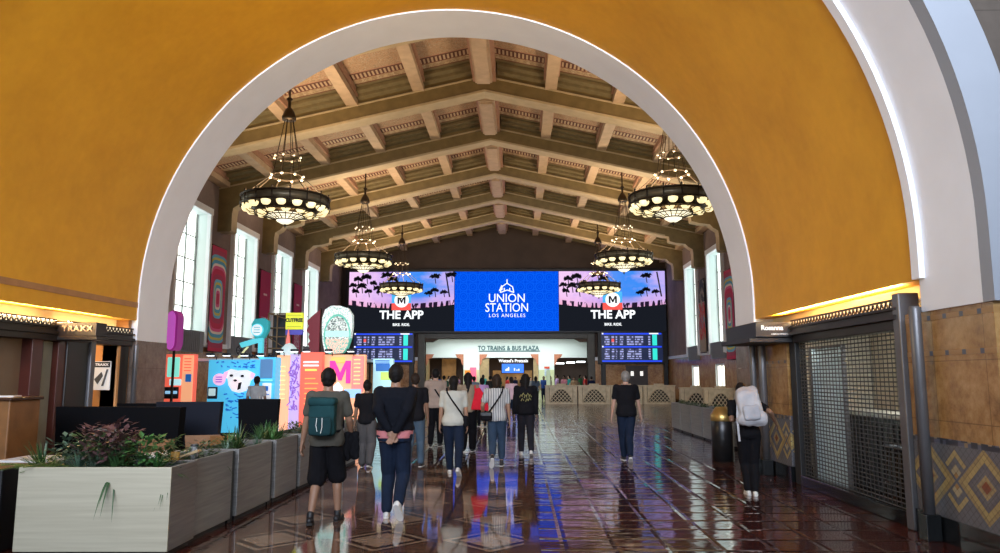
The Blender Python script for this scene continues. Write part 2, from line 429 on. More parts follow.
# ================================================================ WAITING HALL
XL, XR = HX - HW, HX + HW
def holed_wall(xin, sgn, holes, y0, y1, z1, depth=.48):
    """side wall in the plane x=xin; sgn points outward"""
    ys = sorted({y0, y1} | {h[0] for h in holes} | {h[1] for h in holes}); zs = sorted({0, 2.86, 3.04, z1} | {h[2] for h in holes} | {h[3] for h in holes})
    m = MB()
    ins = lambda a, b: any(h[0] < a < h[1] and h[2] < b < h[3] for h in holes)
    for i in range(len(ys) - 1):
        for k in range(len(zs) - 1):
            if not ins((ys[i] + ys[i + 1]) / 2, (zs[k] + zs[k + 1]) / 2):
                zc = (zs[k] + zs[k + 1]) / 2
                m.quad((xin, ys[i], zs[k]), (xin, ys[i + 1], zs[k]), (xin, ys[i + 1], zs[k + 1]), (xin, ys[i], zs[k + 1]), 1 if zc < 2.86 else 0)
    xo = xin + sgn * depth
    for h in holes:
        a, b, c, d = h
        for p, q in (((a, c), (b, c)), ((b, c), (b, d)), ((b, d), (a, d)), ((a, d), (a, c))):
            m.quad((xin, p[0], p[1]), (xin, q[0], q[1]), (xo, q[0], q[1]), (xo, p[0], p[1]), 2)
    m.quad((xo, y0, z1), (xo, y1, z1), (xin, y1, z1), (xin, y0, z1), 0)
    return m
WW = 1.36
holes = [(b - WW, b + WW, 3.45, 8.15) for b in BAYS]
REV = M('window_reveal_paint', (.70, .80, .82), .5)
struct(holed_wall(XL, -1, holes, 15.28, FARY + .3, 10.2), 'wall_west', [WALLP, STONE_F, REV])
holesR = holes + [(b - .85, b + .85, 0, 2.35) for b in BAYS]
struct(holed_wall(XR, 1, holesR, 15.28, FARY + .3, 10.2), 'wall_east', [WALLP, STONE_F, REV])
for sgn, X, nm in ((-1, XL, 'west'), (1, XR, 'east')):
    m = MB(); m.box(X - sgn * .07, X + sgn * .05, 15.28, FARY, 2.86, 3.04); struct(m, 'trim_ledge_' + nm, WHITE)
    m = MB(); m.box(X - sgn * .05, X, 15.28, FARY, 0, .25); struct(m, 'baseboard_' + nm, BLKST)
a = Mat('bright_daylit_window_glass', (.8, .9, .9), .2); x, y, z = a.co()
f = a.noise(1.2, 3, stretch=(1, 1, .3))
a.emi(a.ramp(f, [(.3, (.80, 1, .95)), (.7, (1, .98, .88))]), 2.5); WGLASS = a.m
LITDOOR = M('daylit_door_glass', (.9, .9, .8), .3, emit=(1, .95, .78), es=2.2)
MULL = M('window_mullion', (.25, .27, .27), .5)
LEADF = M('window_vent_grille', (.22, .23, .25), .5)
wn = 0; dn = 0
for sgn, X in ((-1, XL), (1, XR)):
    for b in BAYS:
        wn += 1
        w = empty('window_%d' % wn, (X, b, 0)); w['kind'] = 'structure'
        xo = sgn * .44
        MB().box(xo, xo + sgn * .04, -WW, WW, 3.45, 8.15).build('window_pane', WGLASS, w)
        m = MB()
        for k in range(1, 3): m.box(xo - sgn * .05, xo - .001 * sgn, -WW + k * WW * 2 / 3 - .025, -WW + k * WW * 2 / 3 + .025, 3.45, 8.15)
        for k in range(1, 5): m.box(xo - sgn * .04, xo - .001 * sgn, -WW, WW, 3.45 + k * .94 - .02, 3.45 + k * .94 + .02)
        m.box(xo - sgn * .06, xo, -WW, -WW + .06, 3.45, 8.15); m.box(xo - sgn * .06, xo, WW - .06, WW, 3.45, 8.15)
        m.build('window_mullion', MULL, w)
        m = MB()                                        # projecting white surround
        for s2 in (-1, 1): m.bbox(-sgn * .16, sgn * .02, s2 * (WW + .09) - .09, s2 * (WW + .09) + .09, 2.88, 8.3, .02)
        m.bbox(-sgn * .18, sgn * .02, -WW - .2, WW + .2, 8.15, 8.42, .02); m.build('window_frame', WHITE, w)
        m = MB(); m.box(-sgn * .10, sgn * .02, -WW, WW, 2.62, 3.45)
        for k in range(15): m.box(-sgn * .13, -sgn * .10, -WW + .05 + k * .16, -WW + .10 + k * .16, 2.66, 3.40)
        m.build('vent_grille', LEADF, w)
        if sgn > 0:
            dn += 1
            d = empty('door_%d' % dn, (X, b, 0)); d['kind'] = 'structure'
            MB().box(.15, .19, -.85, .85, 0, 2.35).build('door_glass', LITDOOR, d)
            m = MB()
            for yy in (-.85, -.04, .77): m.box(.08, .15, yy, yy + .08, 0, 2.35)
            m.box(.08, .15, -.85, .85, 0, .25); m.box(.08, .15, -.85, .85, 2.25, 2.35); m.build('door_frame', WHITE, d)
# ---- roof: panels, purlins, beams
th = math.atan(SL)
for i in range(len(BEAMS)):
    y0 = BEAMS[i]; y1 = BEAMS[i + 1] if i + 1 < len(BEAMS) else FARY + .3
    m = MB()
    for s in (-1, 1):
        xe = HX + s * (HW + .7)
        m.quad((HX, y0, 12.42), (xe, y0, 12.42 - SL * (HW + .7)), (xe, y1, 12.42 - SL * (HW + .7)), (HX, y1, 12.42))
    struct(m, 'ceiling_panel' if i else 'ceiling', PANEL)
    if y1 < 15: continue
m = MB()
for s in (-1, 1):
    xe = HX + s * (HW + .7); m.quad((HX, 15.2, 12.43), (xe, 15.2, 12.43 - SL * (HW + .7)), (xe, 19.8, 12.43 - SL * (HW + .7)), (HX, 19.8, 12.43))
struct(m, 'ceiling_panel', PANEL)
tn = 10
PO = [2.3, 4.6, 6.9, 9.2]
yb = [15.3] + BEAMS + [FARY]
for i in range(1, len(yb) - 1):
    tn += 1; y = yb[i]; m = MB()
    F_ = .56; wy = .30
    prof = [(0, 11.5), (HW - 2.1, 11.5 - SL * (HW - 2.1))]
    br = [(1.9, soffit(XR - 1.9)), (1.87, 9.12), (1.5, 9.02), (1.0, 8.96), (.85, 8.8), (.62, 8.66), (.58, 8.4), (.58, 7.72), (.5, 7.66), (0, 7.66)]
    right = [(HX, 11.5)] + [(XR - u, z) for u, z in br]
    top = [(XR, soffit(XR) + F_ + .3), (HX, 11.5 + F_ + .3)]
    for s in (1, -1):
        mir = lambda p: (HX + s * (p[0] - HX), p[1])
        m.prism([mir(p) for p in right + top], y - wy, y + wy, 'y', 0, 1)
        # thin cream bead along the top of the face, at purlin level
        pts = [(HX, 11.5 + F_ - .05), (XR, soffit(XR) + F_ - .05), (XR, soffit(XR) + F_), (HX, 11.5 + F_)]
        m.prism([mir(p) for p in pts], y - wy - .06, y + wy + .06, 'y', 1)
        pts = [(HX, 11.5 - .02), (XR - 2.1, soffit(XR - 2.1) - .02), (XR - 2.1, soffit(XR - 2.1) + .06), (HX, 11.5 + .06)]
        m.prism([mir(p) for p in pts], y - wy - .035, y + wy + .035, 'y', 1)
    struct(m, 'trim_%d' % tn, [BEAMF, BEAMS_])
for i in range(len(yb) - 1):
    y0 = yb[i] + (.3 if i else 0); y1 = yb[i + 1] - .3
    tn += 1; m = MB()
    for s in (-1, 1):
        for k, off in enumerate(PO + [HW - .25]):
            x = HX + s * off; zb = soffit(x) + .54; zt = soffit(x) + .98
            m.prism([(x - .2, zb), (x + .2, zb), (x + .2, zt), (x - .2, zt)], y0, y1, 'y', 0)
            m.prism([(x - .26, zb + .22), (x + .26, zb + .22), (x + .26, zt), (x - .26, zt)], y0, y1, 'y', 1)
        # stepped olive boards beside the beams
        for k in range(2):
            for (ya, yb_) in ((y0, y0 + .62 - .3 * k), (y1 - .62 + .3 * k, y1)):
                x0, x1 = HX + s * .45, HX + s * HW; zz = .80 - .10 * k
                m.prism([(x0, soffit(x0) + zz), (x1, soffit(x1) + zz), (x1, soffit(x1) + zz + .1), (x0, soffit(x0) + zz + .1)], ya, yb_, 'y', 2)
    m.prism([(HX - .29, 11.58), (HX + .29, 11.58), (HX + .29, 12.2), (HX - .29, 12.2)], y0 + .55, y1 - .55, 'y', 0)
    m.prism([(HX - .22, 11.50), (HX + .22, 11.50), (HX + .22, 11.6), (HX - .22, 11.6)], y0 + .65, y1 - .65, 'y', 0)
    m.prism([(HX - .4, 11.85), (HX + .4, 11.85), (HX + .4, 12.4), (HX - .4, 12.4)], y0, y1, 'y', 1)
    struct(m, 'trim_%d' % tn, [PURL, M('rose_purlin_side', (.40, .22, .15), .6, var=.15), OLIVE])
# ---- far wall with portal
PX0, PX1, PZ = -6.6, 4.66, 4.30
m = MB()
m.prism([(XL - .6, 0), (PX0, 0), (PX0, 12.6), (XL - .6, 12.6)], FARY, FARY + .5, 'y', 0)
m.prism([(PX1, 0), (XR + .6, 0), (XR + .6, 12.6), (PX1, 12.6)], FARY, FARY + .5, 'y', 0)
m.prism([(PX0, PZ), (PX1, PZ), (PX1, 12.6), (PX0, 12.6)], FARY, FARY + .5, 'y', 0)
m.prism([(PX0, PZ - .22), (PX0 + .5, PZ - .22), (PX0 + .9, PZ), (PX0, PZ)], FARY, FARY + .5, 'y', 0)
m.prism([(PX1, PZ - .22), (PX1 - .5, PZ - .22), (PX1 - .9, PZ), (PX1, PZ)], FARY, FARY + .5, 'y', 0)
struct(m, 'wall_north', M('umber_wall', (.075, .05, .038), .85, var=.2, vs=1))
m = MB(); m.box(XL, PX0 - .5, FARY - .06, FARY, 0, 2.8, 0); m.box(PX1 + .5, XR, FARY - .06, FARY, 0, 2.8, 0)
struct(m, 'wall_north_wainscot', STONE_F)
m = MB(); m.box(XL, PX0 - .5, FARY - .14, FARY, 2.8, 3.02); m.box(PX1 + .5, XR, FARY - .14, FARY, 2.8, 3.02)
struct(m, 'trim_ledge_north', WHITE)
m = MB()
for a_, b_ in ((PX0 - .5, PX0), (PX1, PX1 + .5)): m.bbox(a_, b_, FARY - .12, FARY + .5, 0, PZ + .45, .03)
m.bbox(PX0 - .5, PX1 + .5, FARY - .1, FARY + .5, PZ, PZ + .44, .03)
struct(m, 'trim_portal', M('dark_olive_frame', (.07, .062, .05), .5, var=.15))
for nm, a_, b_ in (('left', PX0 - .5, PX0), ('right', PX1, PX1 + .5)):
    pass
# far dark door with two small lit panes
d = empty('door_9', (8.0, FARY - .08, 0)); d['kind'] = 'structure'
m = MB(); m.bbox(-.75, .75, -.05, .0, 0, 2.35, .01); m.box(-.78, .78, -.07, -.02, 2.35, 2.45); m.build('door_leaf', M('dark_maroon_door', (.035, .018, .015), .4), d)
m = MB(); m.box(-.42, -.22, -.06, -.05, 1.75, 2.05); m.box(.22, .42, -.06, -.05, 1.75, 2.05); m.build('door_light', M('small_lit_pane', (.8, .8, .8), .4, emit=(1, .97, .9), es=.9), d)
# ---- passage beyond the portal
WY = 56.6; PW = M('bright_passage_paint', (.80, .86, .82), .6); TERRA = M('terracotta_stencil', (.55, .20, .11), .7, var=.2, vs=9)
ops = [(-7.1, -4.25), (-3.05, 1.38), (2.55, 6.2)]
m = MB(); xs = -9.0
for a_, b_ in ops:
    m.box(xs, a_, WY, WY + .6, 0, 3.35); xs = b_
m.box(xs, 8, WY, WY + .6, 0, 3.35); m.box(-9, 8, WY, WY + .6, 3.35, 6)
struct(m, 'wall_passage', PW)
m = MB(); m.box(-9, 8, FARY + .5, WY + .6, 5.2, 5.4); m.box(-9.1, -8.9, FARY + .5, WY, 0, 5.4); m.box(7.9, 8.1, FARY + .5, WY, 0, 5.4)
struct(m, 'ceiling_passage', PW)
m = MB()
for a_, b_ in ops:
    for s, e in ((1, a_), (-1, b_)):
        m.prism([(e, 3.36), (e + s * .62, 3.36), (e + s * .50, 3.12), (e + s * .22, 3.0), (e + s * .12, 2.62), (e, 2.5)], WY - .03, WY + .62, 'y')
struct(m, 'trim_5', TERRA)
m = MB()
for a_, b_ in ops: m.box(a_, b_, WY - .02, WY + .6, 3.10, 3.36); 
struct(m, 'trim_6', PW)
m = MB()
for a_, b_ in ((-4.24, -3.06), (1.39, 2.54)): m.box(a_, b_, WY - .04, WY, 0, 2.2)
struct(m, 'trim_7', M('yellow_green_dado', (.62, .66, .38), .5, var=.08))
m = MB(); m.box(-9, 8, 65.6, 65.8, 0, 6); m.box(-9.2, -9, 57, 65.8, 0, 6); m.box(8, 8.2, 57, 65.8, 0, 6); m.box(-9, 8, 57.2, 65.8, 4.2, 4.4)
struct(m, 'wall_concourse', M('dim_concourse_wall', (.10, .07, .055), .8, var=.3, vs=1))
m = MB(); m.box(-3.04, -2.35, WY + .1, WY + .9, 0, 3.1); m.box(1.0, 1.37, WY + .1, WY + .9, 0, 3.1); m.box(-7.08, -6.9, WY + .1, WY + .9, 0, 3.1)
struct(m, 'trim_8', M('honey_stone_jamb', (.40, .28, .13), .5, var=.2))

m = MB(); m.box(-2.3, 1.0, 63.4, 63.5, 0, 2.2); m.box(-6.6, -5.4, 63.6, 63.7, 0, 3.2); struct(m, 'wall_concourse_shop', M('honey_shop_wall', (.45, .27, .10), .6, var=.5, vs=1.5))
for x_, e_ in ((-5.6, 90), (-.5, 110), (4.2, 110)):
    l = bpy.data.lights.new('concourse_light', 'AREA'); l.size = 1.5; l.energy = e_; l.color = (1, .74, .45) if x_ < 3 else (.9, 1, 1); o = bpy.data.objects.new('concourse_light', l); S.collection.objects.link(o); o.location = (x_, 60.2, 4.1)
# ================================================================ CHANDELIERS
GLOW = M('chandelier_glass', (.95, .9, .7), .3, emit=(1, .80, .40), es=1.15)
GLOWB = M('chandelier_bowl_glass', (.95, .9, .8), .3, emit=(1, .90, .62), es=1.2)
CRYS = M('clear_crystal_bead', (.85, .82, .7), .1, emit=(1, .85, .55), es=.12)
IRON = M('wrought_iron', (.05, .035, .022), .45, .7)
DRUM = M('bronze_drum', (.16, .13, .08), .45, .5, var=.3)
def chandelier():
    t = empty('chandelier'); K = .72
    m = MB(); m.lathe([(1.20, .04), (1.24, .04), (1.24, .26), (1.20, .26), (1.20, .04)], n=32, mi=0)
    for k in range(16):
        a = 2 * PI * k / 16; c, s = math.cos(a), math.sin(a)
        m.tube([(1.28 * c, 1.28 * s, -.10), (1.28 * c, 1.28 * s, .32)], .022, 6, 1)
        m.ball((1.28 * c, 1.28 * s, .34), .035, n=6, mi=1)
    m.lathe([(1.25, .24), (1.31, .25), (1.31, .29), (1.25, .30)], n=32, mi=1); m.lathe([(1.25, -.02), (1.31, -.01), (1.31, .03), (1.25, .04)], n=32, mi=1)
    m.build('drum_ring', [DRUM, IRON], t)
    m = MB()
    for k in range(16):                       # ring of lit glass cups under the drum
        a = 2 * PI * (k + .5) / 16
        m.lathe([(.0, -.19), (.08, -.18), (.13, -.12), (.15, -.03), (.13, -.01)], (1.13 * math.cos(a), 1.13 * math.sin(a), 0), 10)
    for k in range(10):
        a = 2 * PI * k / 10
        m.lathe([(.0, -.15), (.09, -.13), (.14, -.04)], (.72 * math.cos(a), .72 * math.sin(a), -.16), 10)
    m.build('glass_cups', GLOW, t)
    m = MB(); m.lathe([(1.24, -.02), (1.0, -.06), (.9, -.16), (.86, -.18)], n=32, mi=0)
    for k in range(20):
        a = 2 * PI * k / 20; c, s = math.cos(a), math.sin(a)
        m.tube([(1.22 * c, 1.22 * s, -.02), (1.05 * c, 1.05 * s, -.20), (.82 * c, .82 * s, -.24), (.55 * c, .55 * s, -.34), (.25 * c, .25 * s, -.46)], .014, 5)
    for r, z in ((.9, -.22), (.56, -.33), (.27, -.45)): m.tube([(r * math.cos(2 * PI * k / 24), r * math.sin(2 * PI * k / 24), z) for k in range(25)], .02, 5)
    m.build('lattice_cage', IRON, t)
    m = MB(); m.lathe([(0, -.60), (.12, -.58), (.24, -.50), (.28, -.42), (.27, -.38)], n=20); m.lathe([(.34, -.38), (.52, -.32), (.50, -.26)], n=20)
    m.build('glass_bowl', GLOWB, t)
    m = MB(); m.ball((0, 0, -.64), .05, n=8); m.tube([(0, 0, -.62), (0, 0, -.74)], .012, 6); m.build('finial', IRON, t)
    m = MB()
    for k in range(8):
        a = 2 * PI * k / 8; c, s = math.cos(a), math.sin(a)
        m.tube([(1.22 * c, 1.22 * s, .26), (.44 * c, .44 * s, .95), (.34 * c, .34 * s, 1.55), (.12 * c, .12 * s, 2.75)], .012, 5)
    for r, z in ((.44, .95), (.34, 1.55)): m.tube([(r * math.cos(2 * PI * k / 16), r * math.sin(2 * PI * k / 16), z) for k in range(17)], .014, 5)
    m.build('suspension_rods', IRON, t)
    for r, z, q in ((.50, .93, .045), (.40, 1.53, .04)):
        m = MB(); m.tube([(r * math.cos(2 * PI * k / 16), r * math.sin(2 * PI * k / 16), z) for k in range(17)], .008, 4, 1)
        for k in range(8):
            a = 2 * PI * k / 8; m.ball((r * math.cos(a), r * math.sin(a), z), q, n=6)
        m.build('bead_ring', [CRYS, IRON], t)
    m = MB(); m.lathe([(0, 2.7), (.20, 2.7), (.22, 2.78), (.16, 2.95), (.10, 3.06), (.05, 3.1), (.05, 3.32), (.10, 3.36), (.05, 3.42), (.03, 3.44), (.03, 4.36), (0, 4.36)], n=12)
    m.build('canopy_stem', IRON, t)
    return t
CH0 = chandelier(); q = 0
for ch in CH0.children:
    if ch.name.split('.')[0] in ('lattice_cage', 'glass_bowl', 'finial', 'glass_cups'): ch.data.transform(Matrix.Scale(.86, 4, (0, 0, 1)))
desc = {(-1, 0): 'ring shaped bronze chandelier nearest the white arch on the left', (1, 0): 'bronze ring chandelier nearest on the right, its rim cut off by the white arch',
        (-1, 1): 'bronze ring chandelier second in the left row, just above the left screen corner', (1, 1): 'bronze ring chandelier second in the right row, above the right screen corner',
        (-1, 2): 'farthest left bronze ring chandelier hanging in front of the left palm screen', (1, 2): 'farthest right bronze ring chandelier hanging in front of the right palm screen'}
for i, y in enumerate((22.5, 33.3, 44.1)):
    for s in (-1, 1):
        x = (HX + s * 5.85) if i else (-7.0, 4.52)[s > 0]; zc = 6.72 if i == 0 else 6.84
        if i == 0: y = 21.8
        o = CH0 if q == 0 else copy_tree(CH0); q += 1
        o.location = (x, y, zc); tag(o, desc[(s, i)], 'chandelier', 'ring chandeliers in the waiting hall')
        l = bpy.data.lights.new('chandelier_uplight', 'AREA'); l.shape = 'DISK'; l.size = 2.1; l.energy = 340; l.color = (1, .73, .45)
        lo = bpy.data.objects.new('chandelier_uplight', l); S.collection.objects.link(lo); lo.location = (x, y, zc + .16); lo.rotation_euler = (PI, 0, 0)
# ================================================================ SCREENS ON THE FAR WALL
def letter_m(parent, name, c, w, h, th, mat):
    a, b, q = w / 2, h / 2, w * .24
    pts = [(-a, -b), (-a, b), (-a + q, b), (0, b * -.05), (a - q, b), (a, b), (a, -b), (a - q * .9, -b), (a - q * .9, b * .35), (q * .3, -b * .75), (-q * .3, -b * .75), (-a + q * .9, b * .35), (-a + q * .9, -b)]
    m = MB(); m.prism([(c[0] + x, c[2] + z) for x, z in pts], c[1] - th, c[1]); return m.build(name, mat, parent)
SY = FARY - .55
def sxp(px): return (px - 519.7) / 750 * SY
def szp(py):
    a = math.atan((276.5 - py) / F) + math.atan(100 / F); return 1.7 + math.tan(a) * SY
SCRF = M('screen_housing', (.012, .012, .014), .5)
led = empty('screen_housing', (HX, FARY - .16, 0), label='huge black housing across the far wall that carries all the screens', cat='screen frame')
m = MB(); m.bbox(sxp(343) - HX, sxp(666.2) - HX, -.36, -.01, szp(333) , szp(268.5), .03)
for a_, b_ in ((343, 414), (597, 666.2)): m.bbox(sxp(a_) - HX, sxp(b_) - HX, -.36, -.01, szp(364), szp(333) + .05, .03)
m.build('housing_body', SCRF, led)
for a_, b_ in ((600, 604.5), (662, 666), (343.5, 347), (409, 413.5)): MB().bbox(sxp(a_) - HX, sxp(b_) - HX, -.34, -.06, 0, szp(363.5), .02).build('support_column', SCRF, led)
BLUE = Mat('blue_led_screen', (0, .02, .1), .4); x, y, z = BLUE.co()
wx = ((x / .66).fract() - .5); wz = ((z / .66).fract() - .5)
rr = (wx * wx + wz * wz).op('SQRT'); ring = (rr - .42).abs().lt(.05).mx((rr - .2).abs().lt(.035))
wx2 = ((x / .66 + .5).fract() - .5); wz2 = ((z / .66 + .5).fract() - .5); rr2 = (wx2 * wx2 + wz2 * wz2).op('SQRT'); ring = ring.mx((rr2 - .2).abs().lt(.035))
BLUE.emi(BLUE.mix(ring * .8, (.0, .065, .72), (.003, .11, .86)), 1.1); BLUE.b.inputs['Specular IOR Level'].default_value = 0; BLUE = BLUE.m
LEDW = M('white_led_pixels', (.1, .1, .1), .5, emit=(.93, .97, 1), es=1.25)
def quadpx(name, x0, y0, x1, y1, mat, parent, dy=0.0, rx=0, rz=0):
    """flat element of a wall screen, given by its corners on the screen"""
    m = MB(); a, b, c, d = sxp(x0) - rx, sxp(x1) - rx, szp(y1) - rz, szp(y0) - rz
    m.box(a, b, -.01 + dy, dy, c, d); return m.build(name, mat, parent)
us = empty('screen', (sxp(506), SY, szp(301)), label='blue screen in the middle reading UNION STATION LOS ANGELES in white', cat='screen')
quadpx('display_panel', 454, 271.5, 558.5, 331, BLUE, us, 0, sxp(506), szp(301))
def stx(name, s, px, py, h, parent, mat, bold=0, sx=1, rx=0, rz=0, space=1, dy=-.02):
    return text(name, s, h, (sxp(px) - rx, dy, szp(py) - rz), FR, mat, parent, bold, .004, sx, space)
U = dict(parent=us, mat=LEDW, rx=sxp(506), rz=szp(301))
stx('lettering', 'UNION', 506.6, 298.4, .84, bold=.0, sx=.92, **U); stx('lettering', 'STATION', 506.6, 308, .86, bold=.0, sx=.84, **U)
stx('lettering', 'LOS ANGELES', 506.8, 315.6, .34, sx=1.0, bold=0, space=1.25, **U)
m = MB(); P = lambda px, py: (sxp(px) - sxp(506), -.02, szp(py) - szp(301))
for L in ([(500, 292.5), (501, 288.5), (499, 291), (501.5, 285.5), (501.7, 286.8)], [(501.5, 286.8), (506.8, 283.2), (512.3, 286.8)], [(501.7, 286.6), (501.7, 290)], [(512.3, 286.6), (513.6, 292.5)], [(506.8, 283.2), (506.8, 279.5)], [(500, 292.5), (507, 290), (513.6, 292.5)], [(504, 290.5), (504, 288)], [(509.5, 290.5), (509.5, 288)]):
    m.tube([P(*p) for p in L], .035, 4)
m.build('emblem_lines', LEDW, us)
a = Mat('sunset_led_screen', (0, 0, 0), .4); gx, gy, gz = a.co()   # origin at the panel centre, half width 3.7 m
nn = a.noise(.7, 4, stretch=(1, 1, 2.2), rough=.6)
sky = a.ramp((gx + 3.7) / 7.4 + (nn - .5) * .7, [(.1, (.95, .62, .95)), (.38, (.55, .38, .92)), (.5, (.10, .30, .95)), (.7, (.05, .28, .95)), (.95, (.55, .45, .95))])
low = a.ramp(nn * .5 + gz * -.22, [(.2, (.9, .5, .85)), (.5, (.98, .36, .30))])
edge_ = gz + (gx.abs() * gx.abs()) * -.02 + .62                                 # skyline arc
cityn = a.noise(3.5, 2, stretch=(1, 1, .2))
c = a.mix((edge_ * -1 + .95).sat() * 1.0, sky, low)
c = a.mix((cityn.gt(.5)) * edge_.lt(.45), c, (.02, .01, .03))
c = a.mix(edge_.lt(.12), c, (.010, .012, .018))
a.emi(c, 1.0); a.b.inputs['Specular IOR Level'].default_value = 0; SUN = a.m
BLK_E = M('screen_black_area', (.01, .01, .012), .3, spec=0, emit=(.010, .012, .018), es=1)
PALM = M('screen_palm_silhouette', (.01, .01, .02), .4)
REDE = M('screen_red_area', (.3, .02, .02), .4, emit=(.95, .10, .08), es=1); CYE = M('screen_sky_blue_area', (.1, .3, .4), .4, emit=(.05, .45, .90), es=1)
for cx, side in ((400, 'left'), (612, 'right')):
    rx, rz = sxp(cx), szp(301)
    s = empty('screen', (rx, SY, rz), label='%s screen with palm trees at sunset over the words THE APP' % side, cat='screen')
    x0, x1 = (347, 453.5) if side == 'left' else (559, 665)
    quadpx('display_panel', x0, 271.5, x1, 331, SUN, s, 0, rx, rz)
    rnd = random.Random(3)
    for px, py, r in ((cx + 28, 293, 3), (cx + 43, 292, 2.6), (cx - 49, 285, 3), (cx - 24, 288, 3), (cx - 44, 279, 3.6), (cx - 35, 277, 4), (cx - 40, 286, 4), (cx - 28, 283, 3), (cx - 14, 275, 5), (cx - 9, 279, 4), (cx - 46, 291, 3), (cx - 20, 291, 4), (cx + 34, 276.5, 4.2), (cx + 34, 290, 3), (cx + 51, 275, 4.5), (cx - 33, 291, 3)):
        if not (x0 + 3 < px < x1 - 2): continue
        m = MB()
        for k in range(9):
            t = PI * (k / 8 * 1.3 - .15); L = r * (.7 + .6 * rnd.random()) * .0689
            c0 = Vector((sxp(px) - rx, -.09, szp(py) - rz)); e = c0 + Vector((math.cos(t) * L, 0, math.sin(t) * L * .7))
            e2 = c0 + Vector((math.cos(t) * L * 1.35, 0, math.sin(t) * L * .5 - .06))
            m.tube([c0, e, e2], [.05, .075, .01], 4)
        m.tube([(sxp(px) - rx, -.09, szp(py) - rz), (sxp(px + 1) - rx, -.09, szp(min(297, py + 7)) - rz)], .03, 4)
        m.build('palm_silhouette', PALM, s)
    m = MB(); m.tube([(sxp(cx + 45) - rx, -.09, szp(272.5) - rz), (sxp(cx + 49) - rx, -.09, szp(297) - rz)], .05, 4)
    m.build('palm_silhouette', PALM, s)
    quadpx('app_icon', cx - 9.5, 292, cx + 10, 303, CYE, s, -.02, rx, rz); quadpx('app_icon_base', cx - 9.5, 303, cx + 10, 310, REDE, s, -.02, rx, rz)
    m = MB(); m.lathe([(0, -.0), (.50, 0), (.50, .02), (0, .02)], n=28); o = m.build('logo_disc', LEDW, s, loc=(sxp(cx + .5) - rx, -.03, szp(300) - rz), rot=(PI / 2, 0, 0))
    letter_m(s, 'logo_letter', (sxp(cx + .5) - rx, -.06, szp(300) - rz), .56, .50, .02, PALM)
    stx('lettering', 'THE APP', cx + .5, 315, .80, s, LEDW, .022, 1.0, rx, rz)
    stx('lettering', 'BIKE. RIDE.', cx + .5, 324.6, .25, s, LEDW, .006, 1, rx, rz)
# departure boards
BB = M('schedule_board_face', (.01, .015, .04), .3, emit=(.008, .014, .05), es=1)
BBL = M('schedule_blue_row', (.01, .03, .3), .3, emit=(.012, .06, .85), es=1.1); TEAL = M('schedule_teal_column', (.02, .4, .4), .3, emit=(.03, .72, .60), es=1.1)
a = Mat('schedule_small_rows', (.1, .1, .2), .4); x, y, z = a.co()
row = (z / .165).floor(); rw = a.rnd(row, 2.0); cellr = a.rnd((x / .09).floor(), row)
on = ((z / .165).fract() - .5).abs().lt(.27) * cellr.gt(.28)
a.emi(a.mix(on, (.008, .014, .06), (.42, .46, .80)), 1.0); ROWS = a.m
for x0, x1, side in ((353, 413, 'left'), (600.5, 661, 'right')):
    cx = (x0 + x1) / 2; rx, rz = sxp(cx), szp(348)
    s = empty('departure_board', (rx, SY, rz), label='blue departure board with a teal column below the %s palm screen' % side, cat='departure board')
    quadpx('display_panel', x0, 333, x1, 362, BB, s, 0, rx, rz)
    for py in (333.2, 346.2, 360.4): quadpx('blue_row', x0 + .5, py, x1 - 1, py + 1.5, BBL, s, -.012, rx, rz)
    u = (x1 - x0) / 60
    for a_, b_ in ((3, 8), (10, 12.5), (14, 15.5), (18, 21.5), (25, 32), (33, 41), (46, 48)):
        for ya, yb_ in ((336, 345), (349, 359)): quadpx('text_column', x0 + a_ * u, ya, x0 + b_ * u - (2 * u if b_ == 41 and ya > 340 else 0), yb_, ROWS, s, -.014, rx, rz)
    for ya, yb_ in ((334.8, 345.5), (348.6, 359.8)): quadpx('teal_column', x0 + 50 * u, ya, x0 + 54.5 * u, yb_, TEAL, s, -.014, rx, rz)
    quadpx('red_cell', x0 + 10 * u, 339, x0 + 12.5 * u, 342, REDE, s, -.02, rx, rz)
    for py in (333, 346): quadpx('header_cell', x0 + .6, py, x0 + 2, py + 1.4, LEDW, s, -.02, rx, rz)
    quadpx('header_label', x0 + 47 * u, 333.2, x0 + 56 * u, 334.4, LEDW, s, -.02, rx, rz)
# lettering over the passage
sg = text('wall_lettering', 'TO TRAINS & BUS PLAZA', .46, ((508 - 519.7) / 750 * WY, WY - .04, 3.80), FR, M('dark_teal_lettering', (.03, .12, .13), .5), None, .010, .03, .84, 1.06)
tag(sg, 'dark teal lettering TO TRAINS & BUS PLAZA on the bright passage wall', 'lettering')
m = MB(); m.box(-3.1, 1.5, WY - .06, WY, 3.56, 3.62); tag(m.build('metal_ledge', M('dark_teal_lettering')), 'thin dark ledge under the passage lettering', 'ledge')
